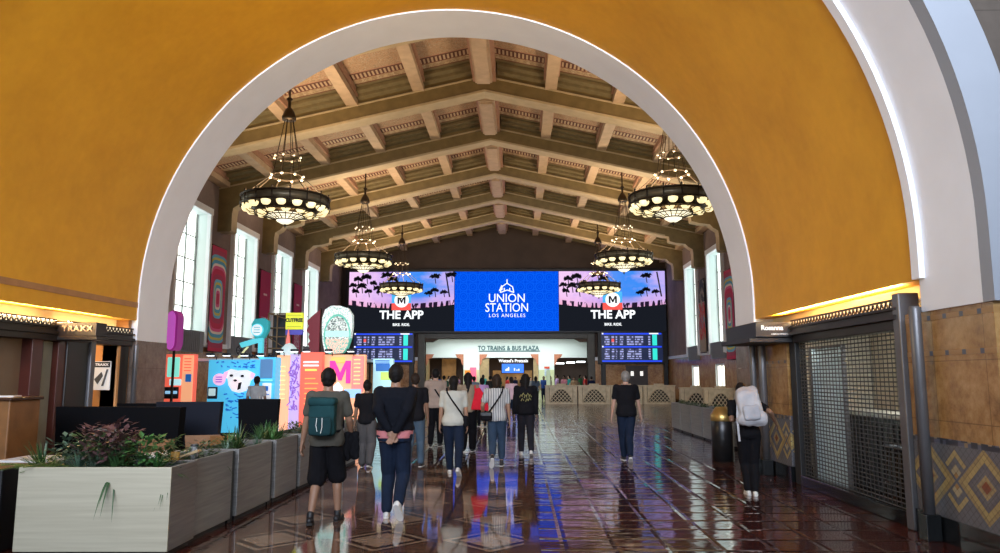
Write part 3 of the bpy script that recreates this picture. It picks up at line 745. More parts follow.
# signs in the concourse
cs = empty('concourse_screen', (-.6, 61.5, 2.36), label='bright blue screen seen through the middle passage opening', cat='screen')
m = MB(); m.bbox(-.95, .95, 0, .08, -.42, .42, .01); m.build('housing_body', SCRF, cs)
m = MB(); m.box(-.88, .88, -.01, 0, -.36, .36); m.build('display_panel', BLUE_C if False else M('concourse_blue', (0, .05, .3), .4, emit=(.02, .16, .95), es=1.3), cs)
m = MB()
for k, (a_, h_) in enumerate(((-.6, .12), (-.5, .2), (-.38, .3), (.1, .22), (.3, .1), (.45, .16))): m.box(a_, a_ + .09, -.015, -.01, -.2, -.2 + h_)
m.build('chart_bars', LEDW, cs)
o = text('hanging_sign', "Wetzel's Pretzels", .34, (-.55, 61.5, 2.96), FR, LEDW, None, .012, .02); tag(o, 'white lit script sign above the blue concourse screen', 'sign')
for i in range(5):
    m = MB(); m.bbox(-.35, .35, -.04, .04, -.06, .06, .02)
    tag(m.build('concourse_lamp', M('white_strip_lamp', (.9, .9, .9), .4, emit=(.9, 1, 1), es=2.6), loc=(3.2 + i * .85, 61 - .3 * (i % 2), 2.75 + .06 * i)), 'small white strip lamp beyond the right passage opening', 'lamp', 'strip lamps in the right concourse')
m = MB(); m.bbox(-.24, .24, -.03, .03, -.42, .62, .01); o = m.build('pink_banner_sign', M('pink_sign', (.8, .12, .2), .5, emit=(.9, .12, .22), es=.6), loc=(-3.5, 56.1, 1.75)); tag(o, 'tall pink sign beside the pillar left of the middle passage opening', 'sign')
m = MB(); m.box(-.02, .02, -.02, .02, -1.15, -.4); m.box(-.15, .15, -.15, .15, -1.17, -1.12); m.build('sign_foot', BRONZE, o)
m = MB(); m.bbox(-.2, .2, -.03, .03, -.15, .15, .01); o = m.build('orange_sign', M('orange_sign', (.9, .25, .02), .5, emit=(1, .30, .02), es=.8), loc=(-3.72, 53.5, 1.98)); tag(o, 'small orange sign board on a post before the passage', 'sign')
m = MB(); m.box(-.02, .02, 0, .04, -1.98, -.15); m.box(-.16, .16, -.16, .16, -1.98, -1.93); m.build('sign_post', BRONZE, o)
m = MB(); m.bbox(-.18, .18, -.02, .0, -.25, .25, .01, 0); o = m.build('wall_poster', M('blue_white_poster', (.5, .6, .8), .5, var=.5, vs=12), loc=(2.0, WY - .05, 2.0)); tag(o, 'small poster on the pillar right of the middle opening', 'poster')
m = MB(); m.box(-.2, .2, -.024, -.02, .28, .44); m.build('poster_header', M('red_header', (.7, .08, .04), .5), o)
# ================================================================ WOODEN LATTICE BARRIERS
WOOD = M('grey_brown_barrier_wood', (.50, .41, .28), .5, var=.2, vs=6); WOODD = M('barrier_dark_infill', (.035, .028, .02), .7); LAT = M('barrier_lattice_strip', (.62, .54, .40), .5)
def barrier():
    t = empty('lattice_barrier'); w = 1.0
    n = 16; arcp = [(-.72 + 1.44 * k / n, .12 + .80 * math.sin(PI * k / n) ** .7) for k in range(n + 1)]
    m = MB(); outer = [(-w, 0), (w, 0), (w, 1.06), (-w, 1.06)]
    # body with arch shaped recess: side posts, rail, and steps above the arch
    m.bbox(-w, -.74, -.12, .12, 0, 1.10, .02); m.bbox(.74, w, -.12, .12, 0, 1.10, .02); m.bbox(-.76, .76, -.11, .11, 0, .13, .01)
    for k in range(n):
        a, b = arcp[k], arcp[k + 1]; m.prism([(a[0], a[1]), (b[0], b[1]), (b[0], 1.08), (a[0], 1.08)], -.11, .11)
    m.build('barrier_frame', WOOD, t)
    m = MB(); m.box(-.74, .74, -.02, .05, .1, 1.0); m.build('barrier_infill', WOODD, t)
    m = MB()
    for k in range(-6, 7):
        for s in (1, -1):
            pts = []
            for j in range(41):
                zz = .12 + .82 * j / 40; xx = k * .24 + s * (zz - .12)
                if abs(xx) < .72 and zz < .12 + .80 * math.sin(PI * (xx + .72) / 1.44) ** .7: pts.append((xx, -.06, zz))
            if len(pts) > 2: m.tube([pts[0], pts[-1]], .02, 4)
    m.build('lattice', LAT, t)
    m = MB(); m.tube([(p[0], -.10, p[1]) for p in arcp], .035, 6); m.bbox(-w - .03, w + .03, -.15, .15, 1.08, 1.15, .02)
    m.bbox(-.3, .3, -.12, .12, 1.14, 1.24, .03); m.build('top_rail', WOOD, t)
    return t
B0 = barrier(); q = 0
bl = ['wooden lattice barrier nearest the passage opening, left end of the row', 'wooden lattice barrier left of the man in the black tee', 'wooden lattice barrier hidden behind the man in the black tee', 'wooden lattice barrier right of the man in the black tee',
      'wooden lattice barrier behind the row of steel planters on the right', 'narrow view of a wooden lattice barrier by the lit east doors']
for (px, y), lb in zip(((560, 47), (592.5, 47), (624, 47), (656, 47), (692, 37), (716, 35.5)), bl):
    o = B0 if q == 0 else copy_tree(B0); q += 1
    o.location = ((px - 519.7) / 750 * y, y, 0); o.scale = (.98, 1, 1.02) if y > 40 else (.78, 1, 1.02); tag(o, lb, 'barrier', 'lattice barriers across the hall')
# glass post between passage and barrier
m = MB(); m.bbox(-.12, .12, -.12, .12, 0, 2.1, .02, 0); tag(m.build('information_pillar', M('pale_green_pillar', (.55, .65, .45), .4, emit=(.4, .6, .35), es=.3), loc=(1.75, 47.2, 0)), 'slim pale green pillar at the left end of the barriers', 'pillar')
# ================================================================ BANNERS
a = Mat('concentric_banner_print', (.5, .1, .2), .7); x, y, z = a.co()
q_ = ((y.abs() / .36).op('POWER', 4.) + ((z.abs() / .62).op('POWER', 4.))).op('POWER', .25)
sa = a.ramp((q_ * .62).fract(), [(0, (.60, .03, .10)), (.22, (.75, .12, .30)), (.34, (.85, .75, .70)), (.44, (.10, .42, .65)), (.58, (.70, .60, .12)), (.68, (.15, .50, .75)), (.80, (.45, .05, .12))], True)
a.col(sa); CONC = a.m
a = Mat('magenta_banner_print', (.4, .02, .1), .7); x, y, z = a.co()
n = a.noise(1, 1, stretch=(1, 9, 6)); c = a.mix(z.lt(-.2) * ((n * 5).fract().gt(.5)) * y.abs().lt(.5), (.42, .012, .085), (.72, .55, .68))
a.col(a.mix((z - .9).abs().lt(.05) * y.abs().lt(.25), c, (.8, .6, .6))); MAG = a.m
a = Mat('cream_banner_print', (.5, .4, .3), .7); x, y, z = a.co(); n = a.noise(1, 2, stretch=(1, 5, 2))
c = a.mix(z.gt(.75) * n.gt(.45), (.38, .32, .24), (.02, .02, .02)); c = a.mix(z.lt(.7) * z.gt(-1.3) * n.gt(.47), c, (.55, .05, .04)); c = a.mix(z.lt(.3) * z.gt(-.7) * n.lt(.42), c, (.12, .22, .35)); a.col(c); CREAMB = a.m
def banner(x, y, z, w, h, mat, label, s):
    t = empty('wall_banner', (x, y, z), label=label, cat='banner', group='printed banners on the side walls')
    m = MB(); m.box(0, .02 * s, -w / 2, w / 2, -h / 2, h / 2); m.build('banner_cloth', mat, t)
    for zz in (-h / 2, h / 2):
        m = MB(); m.tube([(0, -w / 2 - .05, zz), (0, w / 2 + .05, zz)], .025, 8); m.box(-.12 * s, 0, -.02, .02, zz - .015, zz + .015)
        m.build('banner_rod', IRON, t)
banner(XL + .14, 30.3, 4.85, 1.45, 4.3, CONC, 'striped rainbow concentric banner between the two nearest left windows', 1)
banner(XL + .14, 36.0, 4.75, 1.45, 4.1, MAG, 'magenta banner with white pattern, second from the arch on the left wall', 1)
banner(XL + .14, 41.4, 4.75, 1.45, 4.1, MAG, 'magenta banner partly behind the yellow sign, third on the left wall', 1)
banner(XR - .14, 36.0, 4.65, 1.45, 4.3, CONC, 'striped rainbow concentric banner beside the white arch on the right wall', -1)
banner(XR - .14, 41.4, 5.0, 1.3, 4.0, CREAMB, 'cream banner with black and red print between the two right windows', -1)
# ================================================================ EXHIBIT BOOTHS (left side of the hall)
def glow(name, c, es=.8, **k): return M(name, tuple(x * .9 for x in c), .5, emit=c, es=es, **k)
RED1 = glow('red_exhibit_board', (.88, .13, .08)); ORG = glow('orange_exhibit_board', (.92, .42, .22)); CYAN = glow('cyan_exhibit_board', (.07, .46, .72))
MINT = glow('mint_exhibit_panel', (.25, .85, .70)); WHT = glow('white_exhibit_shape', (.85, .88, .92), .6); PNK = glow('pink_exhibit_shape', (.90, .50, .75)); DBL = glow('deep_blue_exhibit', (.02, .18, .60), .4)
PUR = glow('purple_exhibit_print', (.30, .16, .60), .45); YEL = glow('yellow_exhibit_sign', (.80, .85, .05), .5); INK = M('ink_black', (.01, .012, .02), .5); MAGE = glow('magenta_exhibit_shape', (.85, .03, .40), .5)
def ex(px, py, y): 
    a = math.atan((276.5 - py) / F) + math.atan(100 / F); return ((px - 519.7) / 750 * y, 1.7 + math.tan(a) * y)
EY = 22.0
# red vending style board behind the jamb
def board(name, px0, px1, pyt, y, mat, label, cat='exhibit board', thick=.25):
    x0, zt = ex(px0, pyt, y); x1, _ = ex(px1, pyt, y)
    t = empty(name, ((x0 + x1) / 2, y, 0), label=label, cat=cat)
    m = MB(); m.bbox(-(x1 - x0) / 2, (x1 - x0) / 2, 0, thick, .03, zt, .015); m.build('board_panel', mat, t)
    m = MB(); m.bbox(-(x1 - x0) / 2 - .02, (x1 - x0) / 2 + .02, -.02, thick + .02, 0, .08, .01); m.build('board_base', INK, t)
    t['_x'] = (x0 + x1) / 2; return t
def on(t, name, px0, px1, py0, py1, mat, y=EY, d=.0, r=.02):
    x0, z1 = ex(px0, py0, y); x1, z0 = ex(px1, py1, y); cx = t.location.x
    m = MB(); m.bbox(x0 - cx, x1 - cx, -.045 - d, -.001 - d, z0, z1, min(r, .02)); return m.build(name, mat, t)
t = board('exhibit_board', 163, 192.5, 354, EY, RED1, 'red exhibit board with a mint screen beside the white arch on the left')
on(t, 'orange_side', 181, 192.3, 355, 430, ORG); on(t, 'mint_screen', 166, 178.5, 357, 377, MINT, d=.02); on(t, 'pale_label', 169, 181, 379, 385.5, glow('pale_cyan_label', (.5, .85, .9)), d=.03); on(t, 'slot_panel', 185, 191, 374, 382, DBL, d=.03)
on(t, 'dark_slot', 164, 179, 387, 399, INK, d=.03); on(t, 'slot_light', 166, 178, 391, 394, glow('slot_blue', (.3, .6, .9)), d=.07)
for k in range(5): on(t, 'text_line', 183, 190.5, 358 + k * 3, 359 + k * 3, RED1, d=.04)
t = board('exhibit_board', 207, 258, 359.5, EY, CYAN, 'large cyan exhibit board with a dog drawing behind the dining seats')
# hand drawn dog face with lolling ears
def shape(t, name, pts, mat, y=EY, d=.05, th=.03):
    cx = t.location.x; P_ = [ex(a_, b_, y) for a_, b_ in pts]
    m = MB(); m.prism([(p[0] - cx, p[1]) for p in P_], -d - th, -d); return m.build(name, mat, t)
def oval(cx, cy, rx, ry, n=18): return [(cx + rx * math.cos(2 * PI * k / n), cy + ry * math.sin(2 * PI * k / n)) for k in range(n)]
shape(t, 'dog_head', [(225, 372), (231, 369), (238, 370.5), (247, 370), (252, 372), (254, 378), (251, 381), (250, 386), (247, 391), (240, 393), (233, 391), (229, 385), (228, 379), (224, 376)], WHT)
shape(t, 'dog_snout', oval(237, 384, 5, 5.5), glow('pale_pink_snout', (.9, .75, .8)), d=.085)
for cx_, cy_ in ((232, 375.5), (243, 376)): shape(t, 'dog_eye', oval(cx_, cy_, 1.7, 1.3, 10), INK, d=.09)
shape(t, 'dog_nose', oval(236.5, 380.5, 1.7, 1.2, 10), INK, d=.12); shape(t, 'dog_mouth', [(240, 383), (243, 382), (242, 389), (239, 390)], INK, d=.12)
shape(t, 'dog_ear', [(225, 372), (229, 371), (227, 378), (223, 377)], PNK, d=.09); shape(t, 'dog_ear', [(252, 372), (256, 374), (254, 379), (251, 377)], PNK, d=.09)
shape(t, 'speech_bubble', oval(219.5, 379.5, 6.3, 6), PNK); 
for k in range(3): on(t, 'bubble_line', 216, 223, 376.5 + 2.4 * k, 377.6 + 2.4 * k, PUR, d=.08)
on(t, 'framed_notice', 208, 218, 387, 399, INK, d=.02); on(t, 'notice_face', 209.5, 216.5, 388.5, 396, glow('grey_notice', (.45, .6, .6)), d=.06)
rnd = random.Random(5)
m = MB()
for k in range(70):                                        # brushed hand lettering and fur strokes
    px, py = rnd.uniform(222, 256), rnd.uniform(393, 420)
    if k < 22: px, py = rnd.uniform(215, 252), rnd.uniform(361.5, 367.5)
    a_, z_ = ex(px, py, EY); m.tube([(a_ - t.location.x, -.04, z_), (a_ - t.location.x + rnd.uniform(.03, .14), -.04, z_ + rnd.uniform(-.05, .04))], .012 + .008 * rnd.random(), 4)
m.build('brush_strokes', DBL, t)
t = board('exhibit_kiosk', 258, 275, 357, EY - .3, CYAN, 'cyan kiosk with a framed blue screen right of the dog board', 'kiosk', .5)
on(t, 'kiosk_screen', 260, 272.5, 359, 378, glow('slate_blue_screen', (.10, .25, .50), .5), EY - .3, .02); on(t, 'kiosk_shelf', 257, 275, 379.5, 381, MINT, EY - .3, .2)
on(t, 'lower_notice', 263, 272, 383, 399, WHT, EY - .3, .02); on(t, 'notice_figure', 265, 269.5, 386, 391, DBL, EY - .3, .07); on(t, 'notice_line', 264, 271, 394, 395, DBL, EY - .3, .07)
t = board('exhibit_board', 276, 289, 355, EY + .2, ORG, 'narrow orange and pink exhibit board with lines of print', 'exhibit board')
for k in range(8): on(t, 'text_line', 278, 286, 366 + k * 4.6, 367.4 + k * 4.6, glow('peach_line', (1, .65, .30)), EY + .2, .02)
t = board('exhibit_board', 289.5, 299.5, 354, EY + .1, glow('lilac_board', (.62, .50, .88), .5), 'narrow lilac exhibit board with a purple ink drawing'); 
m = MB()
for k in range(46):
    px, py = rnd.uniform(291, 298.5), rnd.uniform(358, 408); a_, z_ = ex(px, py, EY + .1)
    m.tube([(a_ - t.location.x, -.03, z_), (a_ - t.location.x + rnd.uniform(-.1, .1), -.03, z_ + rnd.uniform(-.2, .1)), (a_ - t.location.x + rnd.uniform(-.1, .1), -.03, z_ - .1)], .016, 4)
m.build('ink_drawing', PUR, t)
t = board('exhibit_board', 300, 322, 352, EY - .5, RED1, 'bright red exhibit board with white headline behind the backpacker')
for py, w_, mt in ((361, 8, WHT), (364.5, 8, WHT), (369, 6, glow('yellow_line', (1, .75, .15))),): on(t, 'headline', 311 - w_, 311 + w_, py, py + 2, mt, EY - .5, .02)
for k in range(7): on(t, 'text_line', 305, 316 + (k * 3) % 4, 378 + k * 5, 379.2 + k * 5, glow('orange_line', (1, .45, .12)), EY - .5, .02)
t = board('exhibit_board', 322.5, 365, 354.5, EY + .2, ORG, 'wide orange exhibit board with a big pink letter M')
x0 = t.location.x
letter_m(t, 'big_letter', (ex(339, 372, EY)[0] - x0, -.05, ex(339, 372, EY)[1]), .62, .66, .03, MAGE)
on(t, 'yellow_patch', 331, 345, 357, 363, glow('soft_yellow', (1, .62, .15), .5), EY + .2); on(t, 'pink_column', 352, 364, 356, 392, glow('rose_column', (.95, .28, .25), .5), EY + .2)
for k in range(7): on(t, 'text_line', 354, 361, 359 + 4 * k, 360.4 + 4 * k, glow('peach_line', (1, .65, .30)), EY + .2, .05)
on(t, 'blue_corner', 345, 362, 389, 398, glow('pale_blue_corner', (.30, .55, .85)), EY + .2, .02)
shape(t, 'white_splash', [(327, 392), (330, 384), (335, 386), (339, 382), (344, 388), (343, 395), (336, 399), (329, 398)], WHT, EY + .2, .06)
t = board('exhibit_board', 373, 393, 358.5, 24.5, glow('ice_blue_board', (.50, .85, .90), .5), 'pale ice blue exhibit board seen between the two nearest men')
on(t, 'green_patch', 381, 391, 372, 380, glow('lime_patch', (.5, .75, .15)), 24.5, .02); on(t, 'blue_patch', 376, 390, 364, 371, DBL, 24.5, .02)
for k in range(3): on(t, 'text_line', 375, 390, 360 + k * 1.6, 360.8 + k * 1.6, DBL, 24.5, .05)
# top lamps on the booths
for px in (212, 228, 246, 262, 281, 296, 308, 330, 352):
    x_, z_ = ex(px, 355 if px > 270 else 359, EY - .1)
    t = empty('clamp_lamp', (x_, EY - .1, z_ - .0), label='small black clamp lamp with white glow on the booth top edge', cat='lamp', group='clamp lamps along the exhibit boards')
    m = MB(); m.tube([(0, .2, -.02), (0, .2, .07), (0, -.22, .13)], .014, 6); m.bbox(-.10, .10, -.32, -.16, .10, .17, .015); m.build('lamp_arm', INK, t)
    m = MB(); m.box(-.085, .085, -.31, -.17, .085, .10); m.build('lamp_face', M('cool_lamp_face', (.9, .95, 1), .4, emit=(.9, .97, 1), es=3), t)
# figures above the booths
Y2 = 23.5
def deco(name, label, cat, px, py, y, base_py=356):
    x_, z_ = ex(px, base_py, y); t = empty(name, (x_, y, z_ - .04), label=label, cat=cat); return t
# supporting booth roof so that the figures stand on something
x0, zt = ex(165, 358, Y2); x1, _ = ex(366, 358, Y2)
rf = empty('booth_roof', ((x0 + x1) / 2, Y2, 0), label='white booth structure with a flat top behind the exhibit boards', cat='booth')
w2 = (x1 - x0) / 2
m = MB(); m.bbox(-w2 + 1.1, w2, -1.0, 1.2, 2.16, 2.24, .01); m.build('roof_deck', M('white_booth_paint', (.7, .72, .74), .6), rf)
for sx_ in (-w2 + 1.2, 0, w2 - .1):
    for sy_ in (-.9, 1.1): m = MB(); m.tube([(sx_, sy_, 0), (sx_, sy_, 2.17)], .04, 8); m.build('deck_post', IRON, rf)
DK = 2.24
def place(name, label, cat, px, y=Y2): return empty(name, ((px - 519.7) / 750 * y, y, DK), label=label, cat=cat)
def rel(px, py, t): 
    y = t.location.y; a_, b_ = ex(px, py, y); return (a_ - t.location.x, b_ - DK)
def plate(t, name, pts, mat, d=0, th=.08):
    P_ = [rel(a_, b_, t) for a_, b_ in pts]; m = MB(); m.prism(P_, -d - th, -d); return m.build(name, mat, t)
# purple capsule hanging sign, on its own pole beside the arch
t = empty('capsule_sign', ((169.5 - 519.7) / 750 * 21, 21, 0), label='purple rounded capsule sign edge-on beside the left arch jamb', cat='sign')
cap = []
for k in range(9): cap.append((.24 * math.cos(PI * k / 8), .35 + .22 * math.sin(PI * k / 8)))
for k in range(9): cap.append((-.24 * math.cos(PI * k / 8), -.35 - .22 * math.sin(PI * k / 8)))
zc = ex(175, 330, 21)[1]
m = MB(); m.prism([(p[0] * .62, p[1] + zc) for p in cap], -.10, .30); m.build('capsule_body', glow('purple_capsule', (.30, .02, .22), .5), t)
m = MB(); m.prism([(p[0] * .5 - .03, p[1] * .95 + zc) for p in cap], -.13, -.10); m.build('capsule_face', glow('lilac_capsule_face', (.62, .12, .62), .6), t)
m = MB(); m.tube([(0, .1, 0), (0, .1, zc - .45)], .04, 8); m.lathe([(0, 0), (.25, 0), (.25, .04), (0, .04)], (0, .1, 0), 16); m.build('sign_pole', IRON, t)
# cyan mascot-free telescope figure: disc on a post and slanted arm
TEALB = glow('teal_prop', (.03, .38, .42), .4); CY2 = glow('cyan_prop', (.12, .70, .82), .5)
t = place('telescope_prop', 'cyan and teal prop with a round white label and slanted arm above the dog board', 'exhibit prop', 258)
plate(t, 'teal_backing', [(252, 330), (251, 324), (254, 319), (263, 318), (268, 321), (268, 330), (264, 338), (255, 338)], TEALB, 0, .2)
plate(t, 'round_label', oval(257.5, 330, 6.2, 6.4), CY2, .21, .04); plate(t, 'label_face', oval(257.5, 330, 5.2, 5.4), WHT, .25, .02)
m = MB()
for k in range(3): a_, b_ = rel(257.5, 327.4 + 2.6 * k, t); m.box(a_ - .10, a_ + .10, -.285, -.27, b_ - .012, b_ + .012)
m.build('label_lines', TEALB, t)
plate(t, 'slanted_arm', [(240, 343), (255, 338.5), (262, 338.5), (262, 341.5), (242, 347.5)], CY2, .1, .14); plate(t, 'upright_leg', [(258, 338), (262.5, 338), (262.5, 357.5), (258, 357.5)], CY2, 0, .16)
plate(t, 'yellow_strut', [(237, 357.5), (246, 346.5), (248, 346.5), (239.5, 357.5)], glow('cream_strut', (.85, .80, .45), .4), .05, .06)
m = MB(); a_, b_ = rel(240, 350, t)
for k in range(8): m.tube([(a_, -.05, b_), (a_ + .14 * math.cos(k * PI / 4), -.05, b_ + .14 * math.sin(k * PI / 4))], .012, 5)
m.tube([(a_ + .15 * math.cos(k * PI / 8), -.05, b_ + .15 * math.sin(k * PI / 8)) for k in range(17)], .018, 6); m.tube([(a_, -.05, b_ - .15), (a_, -.05, 0)], .02, 6); m.build('spoked_wheel', INK, t)
# scaffold tower
t = place('scaffold_tower', 'black scaffold tower with dark boards left of the yellow sign', 'scaffold', 277, Y2 + .5)
m = MB(); X0, Z0 = rel(268, 357, t); X1, Z1 = rel(286, 313, t)
for x_ in (X0, (X0 + X1) / 2, X1):
    for y_ in (-.2, .3): m.tube([(x_, y_, 0), (x_, y_, Z1)], .022, 6)
for z_ in (.35, .72, 1.0, Z1 - .02):
    for y_ in (-.2, .3): m.tube([(X0, y_, z_), (X1, y_, z_)], .02, 6)
    for x_ in (X0, X1): m.tube([(x_, -.2, z_), (x_, .3, z_)], .02, 6)
m.tube([(X0, -.2, Z1), (X1, -.2, Z1 - .2)], .016, 6); m.tube([(X0, -.2, .72), (X1, -.2, .35)], .016, 6); m.build('scaffold_frame', M('brass_brown_tube', (.20, .12, .06), .5, .4), t)
m = MB(); m.box(X0 + .03, X1, .22, .27, .1, Z1 - .04); m.build('dark_board', INK, t)
# yellow sign
t = place('yellow_sign', 'bright yellow sign with black lettering CUTFREE standing above the booths', 'sign', 293)
X0, Z0 = rel(284.5, 333, t); X1, Z1 = rel(302, 312.5, t)
m = MB(); m.bbox(X0, X1, -.12, 0, Z0 + .12, Z1, .015); m.build('sign_face', YEL, t)
text('lettering', 'CUTFREE', .155, ((X0 + X1) / 2, -.14, (Z0 + Z1) / 2 + .08), FR, INK, t, .008, .01, .85)
m = MB()
for k in range(2):
    z_ = Z1 - .08 if k else Z0 + .20; m.box(X0 + .05, X1 - .05, -.13, -.12, z_ - .008, z_ + .008)
m.build('sign_rule', M('olive_rule', (.35, .4, .03), .5), t)
m = MB(); m.bbox(X0, X1, -.10, 0, Z0 - .05, Z0 + .11, .01); m.build('blue_strip', glow('indigo_strip', (.08, .08, .45), .4), t)
m = MB(); 
for x_ in (X0 + .05, X1 - .05): m.tube([(x_, -.03, 0), (x_, -.03, Z0)], .025, 6)
m.build('sign_leg', IRON, t)
t = place('shell_prop', 'pale ribbed dome prop with a red cone beneath the yellow sign', 'exhibit prop', 287, Y2 - .6)
m = MB(); m.lathe([(.27, 0), (.27, .12), (.22, .32), (.12, .44), (0, .48)], (.03, 0, 0), 14); m.build('pale_dome', glow('pale_ribbed_dome', (.62, .80, .82), .4, var=.2, vs=9), t)
m = MB(); m.lathe([(.09, .3), (.06, .62), (.0, .98)], (-.09, .25, 0), 10); m.lathe([(.09, 0), (.09, .3)], (-.09, .25, 0), 10); m.build('red_cone', glow('salmon_cone', (.9, .22, .18), .45), t)
# dark red profile silhouette
t = place('profile_cutout', 'dark red cut-out shaped like a face in profile left of the oval head', 'cutout', 313)
plate(t, 'cutout_panel', [(319, 352), (308, 352), (309.5, 347), (307.5, 344), (310, 341), (308, 337), (309, 334), (305.5, 330), (308, 326), (306, 321), (311, 316), (319, 309.5)], glow('dark_red_cutout', (.16, .01, .02), .35), 0, .12)
m = MB(); a_, _ = rel(319.5, 352, t); m.tube([(a_, -.04, 0), (a_, -.04, rel(319, 308, t)[1])], .03, 6); m.build('cutout_post', IRON, t)
# oval patterned head
t = place('oval_prop', 'big white oval prop covered in green and coral doodles above the orange board', 'exhibit prop', 338)
a = Mat('doodle_print', (.6, .7, .6), .5); x, y, z = a.co(); n = a.noise(5, 3, rough=.6); k1 = ((n * 7).fract() - .5).abs() * 2
zz = z.gt(.62)
c1 = a.ramp(k1, [(0, (.9, .35, .22)), (.45, (.95, .72, .60)), (.8, (.15, .45, .35))], False); c2 = a.ramp(k1, [(0, (.75, .82, .78)), (.6, (.45, .55, .50)), (.85, (.03, .06, .06))])
c3 = a.mix((z - .78).abs().lt(.09), a.mix(zz, c1, c2), (.45, .85, .78)); rad = (x * x * 5.6 + (z - .72) * (z - .72) * 2.2)
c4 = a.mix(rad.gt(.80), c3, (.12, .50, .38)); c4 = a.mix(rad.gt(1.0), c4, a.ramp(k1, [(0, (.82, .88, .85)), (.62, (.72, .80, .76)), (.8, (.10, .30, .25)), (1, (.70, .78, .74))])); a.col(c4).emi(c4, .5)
plate(t, 'oval_panel', [(326, 352), (323.5, 342), (322.5, 330), (322.5, 318), (325, 310), (331, 306), (340, 306), (348, 308.5), (352.5, 315), (352.8, 326), (351.5, 338), (348.5, 348), (344, 353), (331, 354)], a.m, 0, .25)
m = MB(); m.box(-.2, .2, -.2, 0.1, 0, .07); m.build('oval_foot', INK, t)
for i, (px, w_) in enumerate(((281, .2), (291, .25), (309, .3), (316, .22), (345, .2), (357, .25), (246, .2), (253, .16), (270, .18))):
    t = empty('black_letter_prop', ((px - 519.7) / 750 * (Y2 - .75), Y2 - .75, DK), label='small black cut-out shape lying on the booth top edge', cat='cutout', group='small black shapes along the booth top')
    m = MB(); m.tube([(-w_ / 2, 0, 0.03), (-w_ / 3, 0, .11), (0, 0, .06), (w_ / 3, 0, .14), (w_ / 2, 0, .03)], .035, 6); m.build('cutout_body', INK, t)
# ================================================================ CORNICES, COVES AND STOREFRONTS
LIT = M('cornice_backlit_cream', (.9, .85, .7), .6, emit=(1, .88, .62), es=.9)
def cornice(name, label, sgn, X, y0, y1, z0=2.36, z1=2.60):
    """metal header with a pierced zigzag band; X is the face plane, body goes outward"""
    t = empty(name, (X, (y0 + y1) / 2, 0), label=label, cat='cornice'); h = (y1 - y0) / 2
    m = MB(); m.bbox(0, sgn * .42, -h, h, z0, z1 - .10, .01); m.box(-sgn * .05, 0, -h, h, z0, z0 + .05); m.box(-sgn * .04, 0, -h, h, z1 - .13, z1 - .10); m.box(.3 * sgn, sgn * .42, -h, h, z1 - .1, z1 - .02); m.build('header_beam', BRONZE, t)
    m = MB(); n = int((y1 - y0) / .11)
    for k in range(n):
        a = -h + (y1 - y0) * k / n; b = -h + (y1 - y0) * (k + 1) / n; c = (a + b) / 2
        m.prism([(a, z1 - .10), (a + .022, z1 - .10), (c + .011, z1 - .02), (c - .011, z1 - .02)], 0, sgn * .015, 'x')
        m.prism([(b, z1 - .10), (b - .022, z1 - .10), (c - .011, z1 - .02), (c + .011, z1 - .02)], 0, sgn * .015, 'x')
    m.box(-sgn * .01, sgn * .02, -h, h, z1 - .022, z1); m.build('pierced_band', BRONZE, t)
    m = MB(); m.box(sgn * .06, sgn * .08, -h, h, z1 - .10, z1 - .02); m.build('lit_diffuser', LIT, t)
    m = MB(); m.bbox(sgn * .12, sgn * .2, -h + .05, h - .05, z1 - .06, z1 - .02, .01); m.build('cove_lamp_strip', COVE, t)
    return t
XRF, XLF = RX - .04, -7.34
cornice('storefront_cornice', 'dark bronze cornice with zigzag cut-outs over the roll-down gate on the right', 1, XRF, 8.80, 12.25)
cornice('storefront_cornice', 'dark bronze cornice with zigzag cut-outs left of the TRAXX sign box', -1, XLF, 8.6, 11.68)
cornice('storefront_cornice', 'short bronze cornice with zigzag cut-outs between the TRAXX box and the arch', -1, XLF, 12.0, 14.06)
for sgn, X in ((1, RX + .25), (-1, -7.55)):
    l = bpy.data.lights.new('cove_light', 'AREA'); l.shape = 'RECTANGLE'; l.size = .12; l.size_y = 4.2; l.energy = 330; l.color = (1, .70, .34)
    o = bpy.data.objects.new('cove_light', l); S.collection.objects.link(o)
    o.location = (X - sgn * .18, 11.0, 2.60); o.rotation_euler = (0, PI + sgn * math.radians(-62), 0)
# blade sign boxes
t = empty('shop_sign', (4.15, 13.0, 2.33), label='dark shop sign box reading Rosanna in white script beside the right arch jamb', cat='sign')
m = MB(); m.bbox(-.33, .32, -.72, 1.05, 0, .25, .01); m.bbox(-.42, .34, -.66, 1.05, -.08, 0, .01); m.build('sign_box', SCRF, t)
o = text('lettering', 'Rosanna', .11, (-.07, -.735, .15), FR, M('sign_white_letter', (.8, .8, .8), .5, emit=(.9, .9, .9), es=.5), t, .002, .006, .95); o.data.transform(Matrix.Shear('XY', 4, (.25, 0)) if False else Matrix.Identity(4))
text('lettering', 'CAFE & COCKTAILS', .034, (.08, -.735, .05), FR, M('sign_white_letter'), t, .0, .003, 1.1)
t = empty('shop_sign', (-7.03, 11.9, 2.33), label='dark sign box with bronze letters TRAXX above the restaurant entrance on the left', cat='sign')
m = MB(); m.bbox(-.33, .33, -.2, .10, 0, .22, .01); m.bbox(-.35, .36, -.22, .12, -.06, 0, .01); m.build('sign_box', BRONZE, t)
text('lettering', 'TRAXX', .12, (.03, -.21, .12), FR, M('bronze_letter', (.42, .28, .18), .4, .3), t, .003, .008, 1.1, 1.2)
